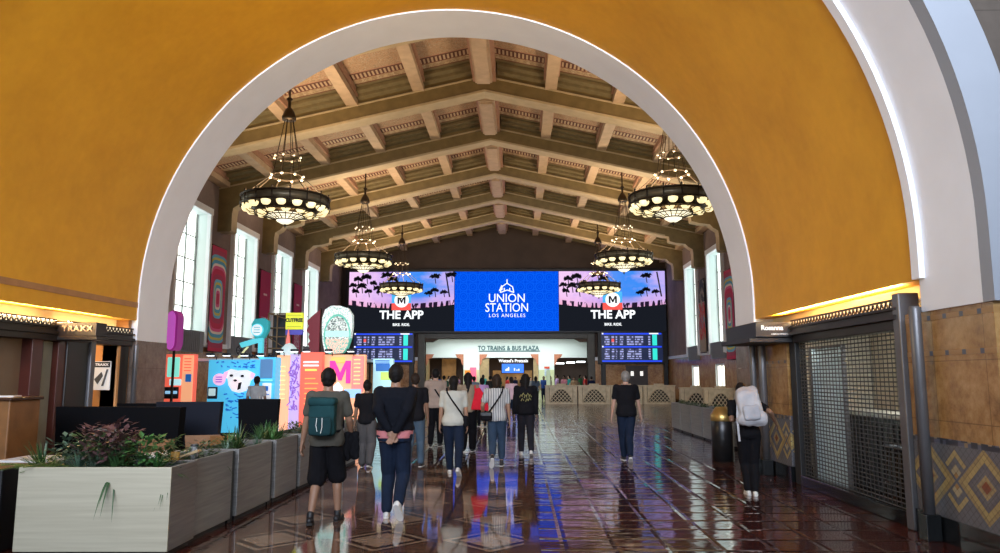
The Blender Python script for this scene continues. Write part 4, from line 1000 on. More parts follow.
# round metal posts
def post(x, y, top, r, label):
    t = empty('metal_post', (x, y, 0), label=label, cat='post')
    m = MB(); m.lathe([(0, top), (r * .85, top), (r, top - .03), (r, .26), (0, .26)], n=20); m.build('post_shaft', PIPE, t)
    m = MB(); m.bbox(-r * 1.35, r * 1.35, -r * 1.35, r * 1.35, 0, .27, .01); m.build('post_base', BLKST, t)
post(4.30, 8.27, 2.46, .06, 'grey round metal post in front of the diamond tiled pilaster on the right')
post(4.16, 13.62, 2.25, .055, 'thin grey post under the Rosanna sign box, nearer the arch opening')
post(4.29, 13.5, 2.25, .065, 'thicker grey post under the Rosanna sign box, nearer the marble wall')
post(-7.22, 13.98, 2.3, .045, 'thin grey post against the left arch jamb')
# roll-down gate
GX = RX + .02; g0, g1 = 8.82, 12.3
t = empty('security_gate', (GX, (g0 + g1) / 2, 0), label='roll-down grille gate closing the dark shop front on the right', cat='gate')
cy = (g0 + g1) / 2; h = (g1 - g0) / 2
STEELG = M('gate_steel', (.10, .10, .105), .4, .6)
m = MB()
for k in range(31): yy = -h + .09 + (2 * h - .18) * k / 30; m.tube([(.05, yy, .16), (.05, yy, 2.33)], .0055, 4)
for k in range(39): zz = .17 + 2.14 * k / 38; m.tube([(.055, -h + .06, zz), (.055, h - .06, zz)], .0085, 4)
m.build('grille', STEELG, t)
m = MB(); m.bbox(-.08, .16, -h - .09, -h + .07, 0, 2.66, .015); m.build('gate_post', PIPE, t)
m = MB(); m.bbox(-.02, .16, h - .05, h + .2, 0, 2.34, .015); m.build('gate_post', BLACK, t)
m = MB(); m.bbox(-.04, .2, -h + .07, h - .05, 2.24, 2.36, .01); m.build('gate_header', BRONZE, t)
m = MB(); m.bbox(-.03, .2, -h + .07, h - .05, 0, .16, .01); m.build('gate_sill', BLKST, t)
# behind the grille: corrugated shutter, wall panel, bar counter
t = empty('corrugated_screen', (4.80, 11.95, 0), label='pale ribbed folding screen standing behind the far half of the gate', cat='screen')
m = MB(); n = 60
m.add([(.025 * math.sin(k * 1.3), -.60 + 1.20 * k / n, z) for z in (0, 2.15) for k in range(n + 1)], [(k, k + 1, n + 2 + k, n + 1 + k) for k in range(n)])
m.build('ribbed_panel', M('pale_teal_panel', (.62, .74, .76), .35), t)
m = MB(); m.bbox(-.03, .03, -.65, -.59, 0, 2.17, .01); m.bbox(-.03, .03, .59, .65, 0, 2.17, .01); m.bbox(-.03, .03, -.65, .65, 2.14, 2.18, .01); m.build('panel_frame', PIPE, t)
t = empty('bar_counter', (5.3, 11.3, 0), label='dark bar counter with a pale top edge behind the near half of the gate', cat='counter')
m = MB(); m.bbox(0, .6, -1.9, 2.3, 0, 1.10, .02); 
for k in range(24): m.box(-.02, 0, -1.85 + k * .17, -1.77 + k * .17, .1, 1.0)
m.build('counter_body', M('dark_counter', (.035, .033, .035), .35, var=.4, vs=8), t)
m = MB(); m.bbox(-.06, .64, -1.92, 2.32, 1.10, 1.16, .01); m.build('counter_top', M('pale_counter_top', (.5, .48, .44), .4), t)
t = empty('back_bar_panel', (6.4, 12.0, 0), label='beige paper covered back panel behind the bar counter', cat='panel')
m = MB(); m.bbox(0, .1, -1.9, 1.9, 0, 2.6, .01); m.build('panel_board', M('beige_back_panel', (.62, .56, .46), .7, var=.10, vs=1.5), t)
m = MB()
for k in range(6): m.box(-.02, 0, -1.5 + k * .5, -1.47 + k * .5, 1.0, 2.3)
m.build('panel_batten', M('grey_batten', (.28, .27, .25), .6), t)
l = bpy.data.lights.new('shop_light', 'AREA'); l.size = 1.2; l.energy = 170; l.color = (.95, 1, .95); o = bpy.data.objects.new('shop_light', l); S.collection.objects.link(o); o.location = (5.15, 10.2, 2.9)
l = bpy.data.lights.new('gate_fill_light', 'AREA'); l.size = .1; l.shape = 'RECTANGLE'; l.size_y = 2.6; l.energy = 30; l.color = (.9, 1, 1); o = bpy.data.objects.new('gate_fill_light', l); S.collection.objects.link(o); o.location = (4.60, 11.2, 2.30); o.rotation_euler = (0, math.radians(-25), 0)  # unseen light added behind the header to brighten the ribbed screen
# seats stacked behind the gate
for i in range(6):
    t = empty('bar_stool', (5.05, 9.15 + i * .28, 0), label='dark metal bar stool between the gate and the counter', cat='stool', group='bar stools behind the gate')
    for a in range(4):
        m = MB(); c_, s_ = math.cos(PI / 4 + a * PI / 2), math.sin(PI / 4 + a * PI / 2); m.tube([(.06 * c_, .06 * s_, .74), (.12 * c_, .12 * s_, 0)], .011, 6); m.build('leg', IRON, t)
    m = MB(); m.lathe([(0, .72), (.12, .72), (.125, .75), (.11, .78), (0, .78)], n=14); m.build('seat', INK, t)
    m = MB(); m.tube([(.11 * math.cos(k * PI / 6), .11 * math.sin(k * PI / 6), .28) for k in range(13)], .008, 5); m.build('foot_ring', STEELG, t)
# ---- restaurant front on the left
REDW = M('oxblood_wood', (.075, .016, .010), .35, var=.25, vs=3)
LX = -7.36
t = empty('restaurant_front', (LX, 10.6, 0), label='restaurant front of oxblood wood frames below the TRAXX sign', cat='shop front')
m = MB(); m.bbox(-.25, -.15, -3.0, .62, 0, 2.36, .01); m.build('beige_panel', M('beige_shop_panel', (.20, .135, .085), .5, var=.06), t)
m = MB(); m.bbox(-.2, .02, .55, .80, 0, 2.32, .01); m.build('wood_post', REDW, t)
m = MB(); m.bbox(-.18, -.05, .80, .92, 0, 2.25, .01); m.build('wood_jamb', M('black_stained_jamb', (.012, .008, .007), .4), t)
m = MB(); m.bbox(-.25, -.10, .92, 1.23, 0, 2.25, .01); m.build('pale_column', M('grey_green_column', (.27, .27, .22), .5, var=.12), t)
m = MB(); m.bbox(-.2, .0, 1.23, 1.42, 0, 2.3, .01); m.build('wood_post', REDW, t)
m = MB(); m.bbox(-.3, .03, 1.42, 2.02, 0, 2.36, .02); m.build('black_pier', M('black_stained_jamb'), t)
m = MB(); m.bbox(-.1, .08, 2.02, 2.16, 0, 2.3, .02); m.build('grey_post', PIPE, t)
m = MB(); m.bbox(-.3, .0, 3.0, 3.4, 0, 2.36, .02); m.build('black_pier', M('black_stained_jamb'), t)
m = MB(); m.bbox(-.04, .0, 2.16, 3.0, 0, .95, .01); m.build('window_apron', REDW, t)
m = MB(); m.bbox(-.3, .05, -3.0, 3.4, 2.26, 2.36, .01); m.build('lintel', BRONZE, t)
# warm lit window niche with poster, plant and green box
t = empty('display_wall', (-8.7, 13.6, 0), label='warm orange lit wall seen through the restaurant window', cat='wall panel')
m = MB(); m.bbox(-1.2, 1.35, 0, .08, .6, 2.5, .01); m.build('panel_board', M('orange_lit_wall', (.72, .38, .15), .6), t)
l = bpy.data.lights.new('restaurant_lamp', 'AREA'); l.size = .8; l.energy = 30; l.color = (1, .62, .32); o = bpy.data.objects.new('restaurant_lamp', l); S.collection.objects.link(o); o.location = (-8.2, 12.9, 2.6); o.rotation_euler = (.4, 0, 0)
t = empty('wall_poster', (-7.58, 13.5, 1.71), label='TRAXX poster with a slanted black stroke inside the restaurant window', cat='poster'); t.scale = (.62, 1, .6)
m = MB(); m.bbox(-.26, .26, 0, .02, -.42, .44, .004); m.build('poster_sheet', M('white_poster_sheet', (.75, .78, .8), .5, emit=(.7, .75, .8), es=.35), t)
m = MB(); m.box(-.24, .24, -.006, -.001, .26, .42); m.build('poster_header', INK, t)
text('lettering', 'TRAXX', .11, (0, -.012, .335), FR, M('sign_white_letter'), t, .002, .003, 1.1)
m = MB(); m.prism([(.02, -.3), (.08, -.3), (.2, .2), (.15, .2)], -.01, -.002); m.prism([(-.2, -.1), (.0, .12), (.05, .0), (-.1, -.25)], -.008, -.002, 'y'); m.build('poster_figure', M('poster_grey_figure', (.10, .12, .15), .5), t)
t = empty('window_counter', (-7.7, 13.3, 0), label='low wooden counter inside the restaurant window', cat='counter')
m = MB(); m.bbox(-.6, .27, -.25, .15, 0, .96, .02); m.build('counter_body', REDW, t)
t = empty('green_box', (-7.72, 13.2, .96), label='small green box on the restaurant window counter', cat='box')
m = MB(); m.bbox(-.16, .16, -.1, .1, 0, .19, .01); m.build('box_body', M('green_card', (.02, .22, .08), .5), t)
m = MB(); m.bbox(-.165, .165, -.105, .105, .15, .19, .005); m.build('box_lid', M('dark_green_card', (.01, .12, .05), .5), t)
t = empty('white_jug', (-7.98, 13.2, .96), label='white jug beside the green box', cat='jug')
m = MB(); m.lathe([(0, 0), (.07, 0), (.09, .08), (.06, .17), (.075, .2), (.06, .2), (.045, .17), (.075, .08), (.0, .01)], n=14); m.build('jug_body', WHITE, t)
m = MB(); m.tube([(.075, 0, .15), (.13, 0, .12), (.085, 0, .06)], .01, 6); m.build('jug_handle', WHITE, t)
t = empty('snack_bag', (-7.52, 13.2, .96), label='cream paper bag right of the green box', cat='bag')
m = MB(); m.prism([(-.06, 0), (.06, 0), (.07, .12), (.05, .2), (-.05, .19), (-.07, .12)], -.04, .04); m.build('bag_body', M('cream_paper', (.6, .52, .4), .7), t)
# ================================================================ LEAVES
def leafmat(n, c, c2): 
    a = Mat(n, c, .45); f = a.noise(6, 3); a.col(a.ramp(f, [(.3, c), (.7, c2)])); return a.m
GR1 = leafmat('dark_green_leaf', (.02, .06, .02), (.055, .13, .04)); GR2 = leafmat('mid_green_leaf', (.03, .11, .03), (.08, .24, .06)); GR3 = leafmat('grey_green_leaf', (.05, .11, .075), (.13, .21, .14)); PRP = leafmat('purple_bronze_leaf', (.06, .02, .025), (.20, .11, .12)); YG = leafmat('yellow_green_leaf', (.05, .12, .015), (.16, .26, .05))
def plant_mesh(kind, rnd):
    m = MB()
    def blade(a, L, w, up, droop, z0=0):
        pts = []; k = 5
        for i in range(k + 1):
            t = i / k; r = L * t * math.cos(up) ; z = z0 + L * t * math.sin(up) - droop * t * t
            pts.append((r, z, w * (1 - t) ** .6 * min(1, .35 + 2.2 * t)))
        c, s = math.cos(a), math.sin(a); vs = []
        for r, z, q in pts:
            vs += [(c * r - s * q, s * r + c * q, z), (c * r, s * r, z - q * .3), (c * r + s * q, s * r - c * q, z)]
        m.add(vs, [f for i in range(k) for f in ((3 * i, 3 * i + 1, 3 * i + 4, 3 * i + 3), (3 * i + 1, 3 * i + 2, 3 * i + 5, 3 * i + 4))], 0, True)
    if kind == 'strap':
        for k in range(46): blade(rnd.uniform(0, 2 * PI), rnd.uniform(.18, .36), .009, rnd.uniform(.5, 1.4), rnd.uniform(.02, .14))
    elif kind == 'fern':
        for k in range(26):
            a = rnd.uniform(0, 2 * PI); L = rnd.uniform(.22, .40); up = rnd.uniform(.5, 1.2); c, s = math.cos(a), math.sin(a)
            for i in range(3, 14):
                t = i / 14; r = L * t * math.cos(up); z = L * t * math.sin(up) - .14 * t * t; n0 = len(m.v)
                for sd in (-1, 1):
                    q = .055 * (1 - t * .7); b = a + sd * 1.25
                    p = Vector((c * r, s * r, z)); e = p + Vector((math.cos(b) * q, math.sin(b) * q, .005)); w_ = Vector((c * .008, s * .008, 0))
                    m.add([p - w_, p + w_, e], [(0, 1, 2)], 0)
            m.tube([(0, 0, 0), (c * L * .5 * math.cos(up), s * L * .5 * math.cos(up), L * .5 * math.sin(up) - .03), (c * L * math.cos(up), s * L * math.cos(up), L * math.sin(up) - .14)], .002, 3)
    elif kind == 'bush':
        for k in range(120):
            a = rnd.uniform(0, 2 * PI); h = rnd.uniform(.02, .26); r0 = rnd.uniform(0, .13); n0 = len(m.v); L = rnd.uniform(.04, .085)
            up = rnd.uniform(-.3, .9); c, s = math.cos(a), math.sin(a); x0, y0 = r0 * c, r0 * s; w = L * .28
            m.add([(x0, y0, h), (x0 + c * L * .5 - s * w, y0 + s * L * .5 + c * w, h + L * .5 * up), (x0 + c * L, y0 + s * L, h + L * up - .01), (x0 + c * L * .5 + s * w, y0 + s * L * .5 - c * w, h + L * .5 * up)], [(0, 1, 2, 3)], 0)
    else:   # trailing
        for k in range(26):
            a = rnd.uniform(0, 2 * PI); blade(a, rnd.uniform(.10, .28), .02, rnd.uniform(.2, 1.2), rnd.uniform(.05, .22))
        for k in range(4):
            blade(-PI / 2 + rnd.uniform(-.5, .5), rnd.uniform(.26, .34), .011, .25, rnd.uniform(.28, .42))
    return m
rnd = random.Random(11); PM = {}
def mesh_of(kind, mat, v):
    k = (kind, mat.name, v)
    if k not in PM:
        o = plant_mesh(kind, rnd).build('plant', mat, fix=False); PM[k] = o.data; bpy.data.objects.remove(o)
    return PM[k]
def plant(x, y, z, kind, mat, sc, label, grp, rz=None):
    nm = {'strap': 'strap_leaf_plant', 'fern': 'fern', 'bush': 'leafy_plant', 'trail': 'trailing_plant'}[kind]
    o = bpy.data.objects.new(nm, mesh_of(kind, mat, rnd.randrange(3))); S.collection.objects.link(o)
    o.location = (x, y, z); o.scale = (sc, sc, sc); o.rotation_euler = (0, 0, rnd.uniform(0, 6) if rz is None else rz)
    return tag(o, label, 'plant', grp)
# ================================================================ STEEL PLANTERS
a = Mat('brushed_steel_planter', (.36, .36, .36), .36, .7); n = a.noise(1, 3, stretch=(1.5, 1.5, 40)); a.col(a.ramp(n, [(.3, (.26, .255, .25)), (.7, (.36, .35, .34))])); STEEL = a.m
a = Mat('daylit_steel_front', (.62, .60, .48), .38, .25); n = a.noise(1, 3, stretch=(1.2, 1.2, 30)); a.col(a.ramp(n, [(.3, (.52, .48, .36)), (.7, (.62, .58, .45))])); STEEL_LIT = a.m  # paler copy of the steel, entrance daylight painted into the front face
SOIL = M('dark_planting_soil', (.012, .009, .007), .9)
def planter(x, y, sx, sy, h, rz, label, group, mat=STEEL, mfront=None):
    t = empty('planter', (x, y, 0), rz, label, 'planter', group); hx, hy = sx / 2, sy / 2; th = .025
    m = MB()
    m.bbox(-hx, -hx + th, -hy, hy, .06, h, .006, 0); m.bbox(hx - th, hx, -hy, hy, .06, h, .006, 0); m.bbox(-hx + th, hx - th, hy - th, hy, .06, h, .006, 0)
    m.bbox(-hx + .0, hx - .0, -hy - .002, -hy + th, .06, h, .006, 1)
    m.box(-hx + th, hx - th, -hy + th, hy - th, .06, .1, 0)
    m.build('planter_box', [mat, mfront or mat], t)
    m = MB(); m.box(-hx + .04, hx - .04, -hy + .04, hy - .04, 0, .06); m.build('recessed_base', BLACK, t)
    m = MB(); m.box(-hx + th, hx - th, -hy + th, hy - th, h - .14, h - .07); m.build('soil', SOIL, t)
    return t
PH = .84
# near planter, broad side towards the entrance
planter(-4.07, 7.55, 1.46, .62, PH, math.radians(1.5), 'nearest planter, its broad pale steel side facing the entrance at bottom left', 'steel planters along the dining terrace', STEEL, STEEL_LIT)
row = [(7.98, .32), (8.72, 1.05), (9.84, 1.03), (10.92, .98)]
names = ['narrow steel planter end directly behind the big pale planter', 'second steel planter of the terrace row, behind the pale one', 'third steel planter of the terrace row', 'fourth steel planter of the terrace row, beside the backpacker']
yy = 7.90
ex_pl = []
for (y0, y1, nm) in ((7.90, 8.92, names[1]), (9.10, 10.24, names[2]), (10.42, 11.35, names[3]), (11.52, 12.68, 'fifth steel planter of the terrace row, hidden by the backpacker'), (12.86, 13.98, 'sixth steel planter of the terrace row, beside the left arch opening'), (14.16, 15.3, 'last steel planter of the terrace row, inside the arch')):
    xc = -3.40 + .018 * ((y0 + y1) / 2 - 7.4); planter(xc - .26, (y0 + y1) / 2, .52, y1 - y0, PH, -.018, nm, 'steel planters along the dining terrace'); ex_pl.append((xc - .26, y0, y1))
    if y0 > 8:
        t = empty('gap_shade_panel', (xc - .29, y0 - .09, 0), -.018, 'black divider in the gap before the ' + nm.split(' steel')[0] + ' terrace planter', 'divider'); MB().bbox(-.22, .24, -.07, .07, 0, PH - .02, .006).build('shade_panel', BLACK, t)  # black panel fills the gap in place of its deep shade
for k in range(5):
    y0 = 18.2 + k * 1.42
    planter(5.25, y0 + .66, .55, 1.34, .86, 0, ['nearest', 'second', 'third', 'fourth', 'farthest'][k] + ' steel planter in the row inside the hall on the right', 'steel planters along the east side')
    for j in range(5): plant(5.2 + rnd.uniform(-.12, .12), y0 + .2 + j * .24, .74, 'bush', GR1, .75, 'low green plant in the right hand row of planters', 'plants in the east side planters')
# plants of the near planter
g = 'plants in the pale near planter'; k = 0
spec = [('fern', YG, -4.90, .95, 'pale yellow green fern at the left end of the near planter'), ('fern', YG, -4.72, .9, 'yellow green fern second from the left end of the near planter'), ('strap', GR3, -4.52, .85, 'grey green spiky plant left of centre in the near planter'),
        ('bush', PRP, -4.16, 1.25, 'tall purple bronze leafed plant rising over the near planter'), ('strap', GR3, -4.33, .85, 'grey green spiky plant below the purple one'), ('strap', GR1, -4.05, .95, 'dark strap leaved plant in the middle of the near planter'),
        ('trail', GR1, -4.06, 1.0, 'dark trailing plant hanging over the middle of the near planter rim'), ('bush', GR2, -3.82, 1.05, 'rounded green bush right of centre in the near planter'), ('strap', GR2, -3.70, .8, 'green strap leaved plant near the right end of the near planter'), ('trail', GR1, -3.52, .75, 'small trailing plant at the right corner of the near planter')]
for kd, mt, x, sc, lb in spec:
    plant(x + .1, 7.46 + rnd.uniform(-.06, .12), PH - .09 + (.1 if mt == PRP else 0), kd, mt, sc * 1.25, lb, g, 0 if kd == 'trail' else None)
for x, kd, mt in ((-4.83, 'strap', GR1), (-4.62, 'bush', GR3), (-4.44, 'bush', GR1), (-4.25, 'bush', GR1), (-4.3, 'bush', PRP), (-4.02, 'bush', PRP), (-3.95, 'bush', GR1), (-3.62, 'bush', GR1), (-4.12, 'strap', GR3), (-3.85, 'strap', GR3)):
    plant(x, 7.66 + rnd.uniform(-.06, .06), PH - .09 + (.08 if mt == PRP else 0), kd, mt, 1.3, 'dense small plant filling the back of the near planter', 'filler plants in the near planter')
kinds = [('trail', GR1), ('bush', GR1), ('strap', GR3), ('strap', GR2), ('bush', GR3), ('bush', GR1)]
for i, (xc, y0, y1) in enumerate(ex_pl):
    n = 7 if i < 3 else 4
    for j in range(n):
        kd, mt = kinds[(i * 2 + j * 5) % 6]; tall = (i == 1 and 2 <= j <= 4) or (i == 2)
        if tall: kd, mt = ('strap', GR2) if j % 2 else ('strap', GR1)
        plant(xc + rnd.uniform(-.1, .14), y0 + .1 + (y1 - y0 - .2) * j / (n - 1), PH - .09, kd, mt, (1.25 if tall else .85),
              ('tall spiky plant' if tall else 'low dark plant') + ' in the %s planter of the terrace row' % ['second', 'third', 'fourth', 'fifth', 'sixth', 'seventh'][i], 'plants in the %s planter of the terrace row' % ['second', 'third', 'fourth', 'fifth', 'sixth', 'seventh'][i])
# objects lying among the plants
t = empty('candle_glass', (-3.60, 7.66 + .25, PH - .07 + .0), label='amber glass candle holder standing at the planter corner', cat='candle holder')
m = MB(); m.lathe([(0, 0), (.035, 0), (.045, .15), (.042, .15), (.033, .01), (0, .01)], n=14); m.build('glass_cup', M('amber_glass', (.55, .33, .08), .2), t)
m = MB(); m.lathe([(0, .02), (.03, .02), (.03, .1), (0, .1)], n=12); m.build('candle', M('wax', (.7, .6, .4), .6), t)
t = empty('glass_jar', (-3.55, 8.25, PH - .07), label='clear glass jar beside the amber candle holder', cat='jar')
m = MB(); m.lathe([(0, 0), (.045, 0), (.045, .13), (.035, .16), (.04, .18), (.03, .18), (.03, .01), (0, .01)], n=14); m.build('jar_body', M('smoky_glass', (.35, .36, .36), .15, alpha=.7), t)
m = MB(); m.lathe([(0, .178), (.042, .178), (.042, .2), (0, .2)], n=14); m.build('jar_lid', STEELG, t)
t = empty('wooden_board', (-3.52, 7.98, PH + .02), label='small light wooden board resting on the planter rim', cat='board')
m = MB(); m.bbox(-.16, .16, -.05, .05, 0, .03, .006); m.xf(Matrix.Rotation(-.35, 4, 'Y')); m.build('board_plank', M('light_wood', (.40, .29, .16), .5, var=.2), t)
# ================================================================ DINING TERRACE
def highback(x, y, rz, w, hgt, label, mat, d=.16, taper=.06):
    t = empty('high_back_bench', (x, y, 0), rz, label, 'bench')
    m = MB(); m.prism([(-w / 2 + taper, .12), (w / 2 - taper, .12), (w / 2, hgt), (-w / 2, hgt)], 0, d); m.build('back_panel', mat, t)
    m = MB(); m.bbox(-w / 2 + taper, w / 2 - taper, d, d + .55, .34, .48, .03); m.build('seat_cushion', mat, t)
    m = MB(); m.bbox(-w / 2 + taper + .02, w / 2 - taper - .02, .02, d + .5, 0, .34, .01); m.build('bench_base', BLACK, t)
    return t
NAVY = M('black_upholstery', (.003, .0035, .005), .8, spec=.08); NAV2 = M('midnight_upholstery', (.006, .009, .018), .7, spec=.15)
highback(-5.85, 10.9, -.10, 1.95, 1.26, 'long black high-backed bench, leftmost behind the near planters', NAVY)
highback(-5.95, 12.6, -.05, 1.7, 1.25, 'black high-backed bench standing behind the longest black one', NAVY)
highback(-5.25, 11.9, .08, 1.0, 1.30, 'midnight blue high-backed bench right of the long black bench', NAV2)
highback(-3.98, 11.45, .0, .62, 1.36, 'tapered black seat back in front of the cyan dog board', NAVY, .10, .06)
WOODC = M('varnished_chair_wood', (.22, .10, .035), .4, var=.25, vs=5)
MARB = M('white_table_top', (.75, .75, .74), .3, var=.05)
def wchair(x, y, rz, label):
    t = empty('wooden_chair', (x, y, 0), rz, label, 'chair', 'wooden chairs on the dining terrace')
    m = MB(); m.bbox(-.22, .22, -.22, .22, .43, .47, .012); m.build('seat', WOODC, t)
    m = MB(); m.prism([(-.20, .55), (.20, .55), (.235, .88), (-.235, .88)], -.25, -.22); m.build('backrest', WOODC, t)
    for sx_ in (-1, 1):
        for sy_ in (-1, 1):
            m = MB(); m.tube([(sx_ * .2, sy_ * .2, .44), (sx_ * .22, sy_ * .23, 0)], [.02, .014], 8); m.build('leg', WOODC, t)
        m = MB(); m.tube([(sx_ * .2, -.21, .45), (sx_ * .215, -.235, .86)], .016, 6); m.build('back_post', WOODC, t)
    return t
wchair(-4.55, 10.9, .3, 'wooden chair left of the tapered black seat back'); wchair(-4.05, 10.75, -.2, 'wooden chair tucked below the tapered black seat back'); wchair(-4.82, 10.2, .1, 'wooden chair in front of the midnight blue bench')
t = empty('service_stand', (-6.75, 9.6, 0), 0, 'varnished wooden service stand with papers on top at the far left edge', 'stand')
m = MB(); m.bbox(-.42, .40, -.3, .3, 0, 1.40, .015); m.build('stand_body', WOODC, t)
m = MB(); m.bbox(-.45, .43, -.33, .33, 1.40, 1.44, .01); m.build('stand_top', M('dark_stained_top', (.05, .02, .01), .35), t)
t = empty('paper_menus', (-6.55, 9.5, 1.44), .2, 'white paper menus lying on the wooden service stand', 'menu')
m = MB(); m.bbox(-.18, .14, -.12, .12, 0, .02, .003); m.build('menu_sheets', MARB, t)
def table(x, y, label, s=.35, h=.74):
    t = empty('dining_table', (x, y, 0), 0, label, 'table', 'white topped tables on the dining terrace')
    m = MB(); m.bbox(-s, s, -s, s, h - .03, h, .01); m.build('table_top', MARB, t)
    m = MB(); m.tube([(0, 0, .03), (0, 0, h - .03)], .03, 8); m.build('table_column', BLACK, t)
    m = MB(); m.lathe([(0, 0), (.22, 0), (.22, .02), (.04, .05), (0, .05)], n=16); m.build('table_foot', BLACK, t)
table(-4.35, 9.6, 'white topped table just behind the third planter'); table(-4.5, 12.2, 'white topped table behind the wooden chairs'); table(-5.75, 9.0, 'white topped table behind the near planter', .3); pass
t = empty('wire_chair', (-4.75, 8.75, 0), .2, 'round backed wicker chair behind the purple plant', 'chair')
m = MB()
for q_ in range(7):
    f = -1 + q_ / 3; m.tube([(.22 * f * math.sin(PI * k / 10) , -.18 + .02 * k * (1 - abs(f)) * .2, .5 + .62 * math.sin(PI * k / 20) ** .8) for k in range(11)], .006, 5)
m.tube([(.25 * math.cos(PI * k / 14), -.2, .5 + .60 * math.sin(PI * k / 14)) for k in range(15)], .014, 6); m.build('backrest', M('grey_wicker', (.13, .11, .09), .6), t)
m = MB(); m.lathe([(0, .44), (.24, .44), (.25, .47), (0, .49)], n=18); m.build('seat', M('grey_wicker'), t)
for a_ in range(4):
    m = MB(); c_, s_ = math.cos(PI / 4 + a_ * PI / 2), math.sin(PI / 4 + a_ * PI / 2); m.tube([(.17 * c_, .17 * s_, .45), (.22 * c_, .22 * s_, 0)], .012, 6); m.build('leg', M('grey_wicker'), t)
# black box left of near planter
t = empty('planter_neighbour', (-5.27, 7.6, 0), label='black box stand at the far left edge beside the near planter', cat='stand'); t.name = 'black_stand'
m = MB(); m.bbox(-.27, .20, -.2, .3, 0, .80, .02); m.build('stand_body', BLACK, t)
# litter bin by the right wall, and a poster stand
t = empty('litter_bin', (4.13, 15.75, 0), label='tall dark litter bin with a brass rim in front of the right planters', cat='bin')
m = MB(); m.lathe([(0, 0), (.22, 0), (.22, .86), (.20, .88), (0, .88)], n=24); m.build('bin_body', M('dark_bin_metal', (.03, .03, .032), .3, .6), t)
m = MB(); m.lathe([(.225, .80), (.235, .82), (.23, .92), (.12, 1.08), (.10, 1.08), (.18, .9)], n=24); m.build('bin_hood', M('brass_rim', (.45, .30, .10), .3, .8), t)
t = empty('notice_sign', (4.12, 15.42, 2.15), label='small white notice panel on the right arch jamb', cat='sign')
m = MB(); m.bbox(-.055, .055, -.02, .0, -.16, .16, .004); m.build('notice_plate', M('notice_white', (.75, .77, .8), .5), t)
m = MB(); 
for k in range(2): m.box(-.03, .03, -.024, -.02, -.12 + k * .13, -.03 + k * .13)
m.build('notice_symbol', INK, t)
t.location = (AX + AR - .06, 14.06, 2.1)
# ================================================================ PEOPLE
from mathutils import noise as mnoise
V = Vector
def capsule(m, p0, r0, p1, r1, n=12):
    p0, p1 = V(p0), V(p1); d = p1 - p0; L = d.length
    if L < 1e-5: m.ball(p0, r0, n=n); return
    u = d / L; pts = []; rs = []
    for k in range(4): a = PI / 2 * (1 - k / 4); pts.append(p0 - u * r0 * math.sin(a)); rs.append(max(.0005, r0 * math.cos(a)))
    for k in range(4): t = k / 3; pts.append(p0 + d * t); rs.append(r0 + (r1 - r0) * t)
    for k in range(1, 5): a = PI / 2 * k / 4; pts.append(p1 + u * r1 * math.sin(a)); rs.append(max(.0005, r1 * math.cos(a)))
    m.tube(pts, rs, n)
def loft(m, rings, n=20):
    vs = []; fs = []
    for c, rx, ry in rings:
        for j in range(n):
            a = 2 * PI * j / n; ca, sa = math.cos(a), math.sin(a); e = .85
            vs.append((c[0] + rx * math.copysign(abs(ca) ** e, ca), c[1] + ry * math.copysign(abs(sa) ** e, sa), c[2]))
    k = len(rings)
    for i in range(k - 1):
        for j in range(n): fs.append((i * n + j, i * n + (j + 1) % n, (i + 1) * n + (j + 1) % n, (i + 1) * n + j))
    fs += [tuple(range(n))[::-1], tuple((k - 1) * n + j for j in range(n))]; m.add(vs, fs, 0, True)
def fuse(m, name, mat, parent, vox, smooth_it=2, wr=0, wf=9, xf=None):
    """merge overlapping volumes into one continuous skin"""
    if xf is not None: m.xf(xf)
    o = m.build(name, mat, fix=False)
    r = o.modifiers.new('r', 'REMESH'); r.mode = 'VOXEL'; r.voxel_size = vox; r.use_smooth_shade = True
    s = o.modifiers.new('s', 'SMOOTH'); s.iterations = smooth_it; s.factor = .5
    bpy.context.view_layer.update()
    me = bpy.data.meshes.new_from_object(o.evaluated_get(bpy.context.evaluated_depsgraph_get()))
    bpy.data.objects.remove(o); me.name = name
    if wr:
        nr = [v.normal.copy() for v in me.vertices]
        for v, q in zip(me.vertices, nr):
            p = v.co; v.co = p + q * wr * (mnoise.noise(V((p.x * wf, p.y * wf, p.z * wf * .55))) + .5 * mnoise.noise(V((p.x * wf * 2.3, p.y * wf * 2.3 + 7, p.z * wf * 1.6))))
    for p in me.polygons: p.use_smooth = True
    me.materials.clear(); me.materials.append(mat)
    o = bpy.data.objects.new(name, me); S.collection.objects.link(o); o.parent = parent
    return o
def ik(a, b, l1, l2, hint):
    a, b = V(a), V(b); d = b - a; L = min(d.length, (l1 + l2) * .999); u = d.normalized(); b = a + u * L
    x = (l1 * l1 - l2 * l2 + L * L) / (2 * L); h = math.sqrt(max(0, l1 * l1 - x * x))
    w = V(hint); w = (w - u * w.dot(u)).normalized(); return a + u * x + w * h, b
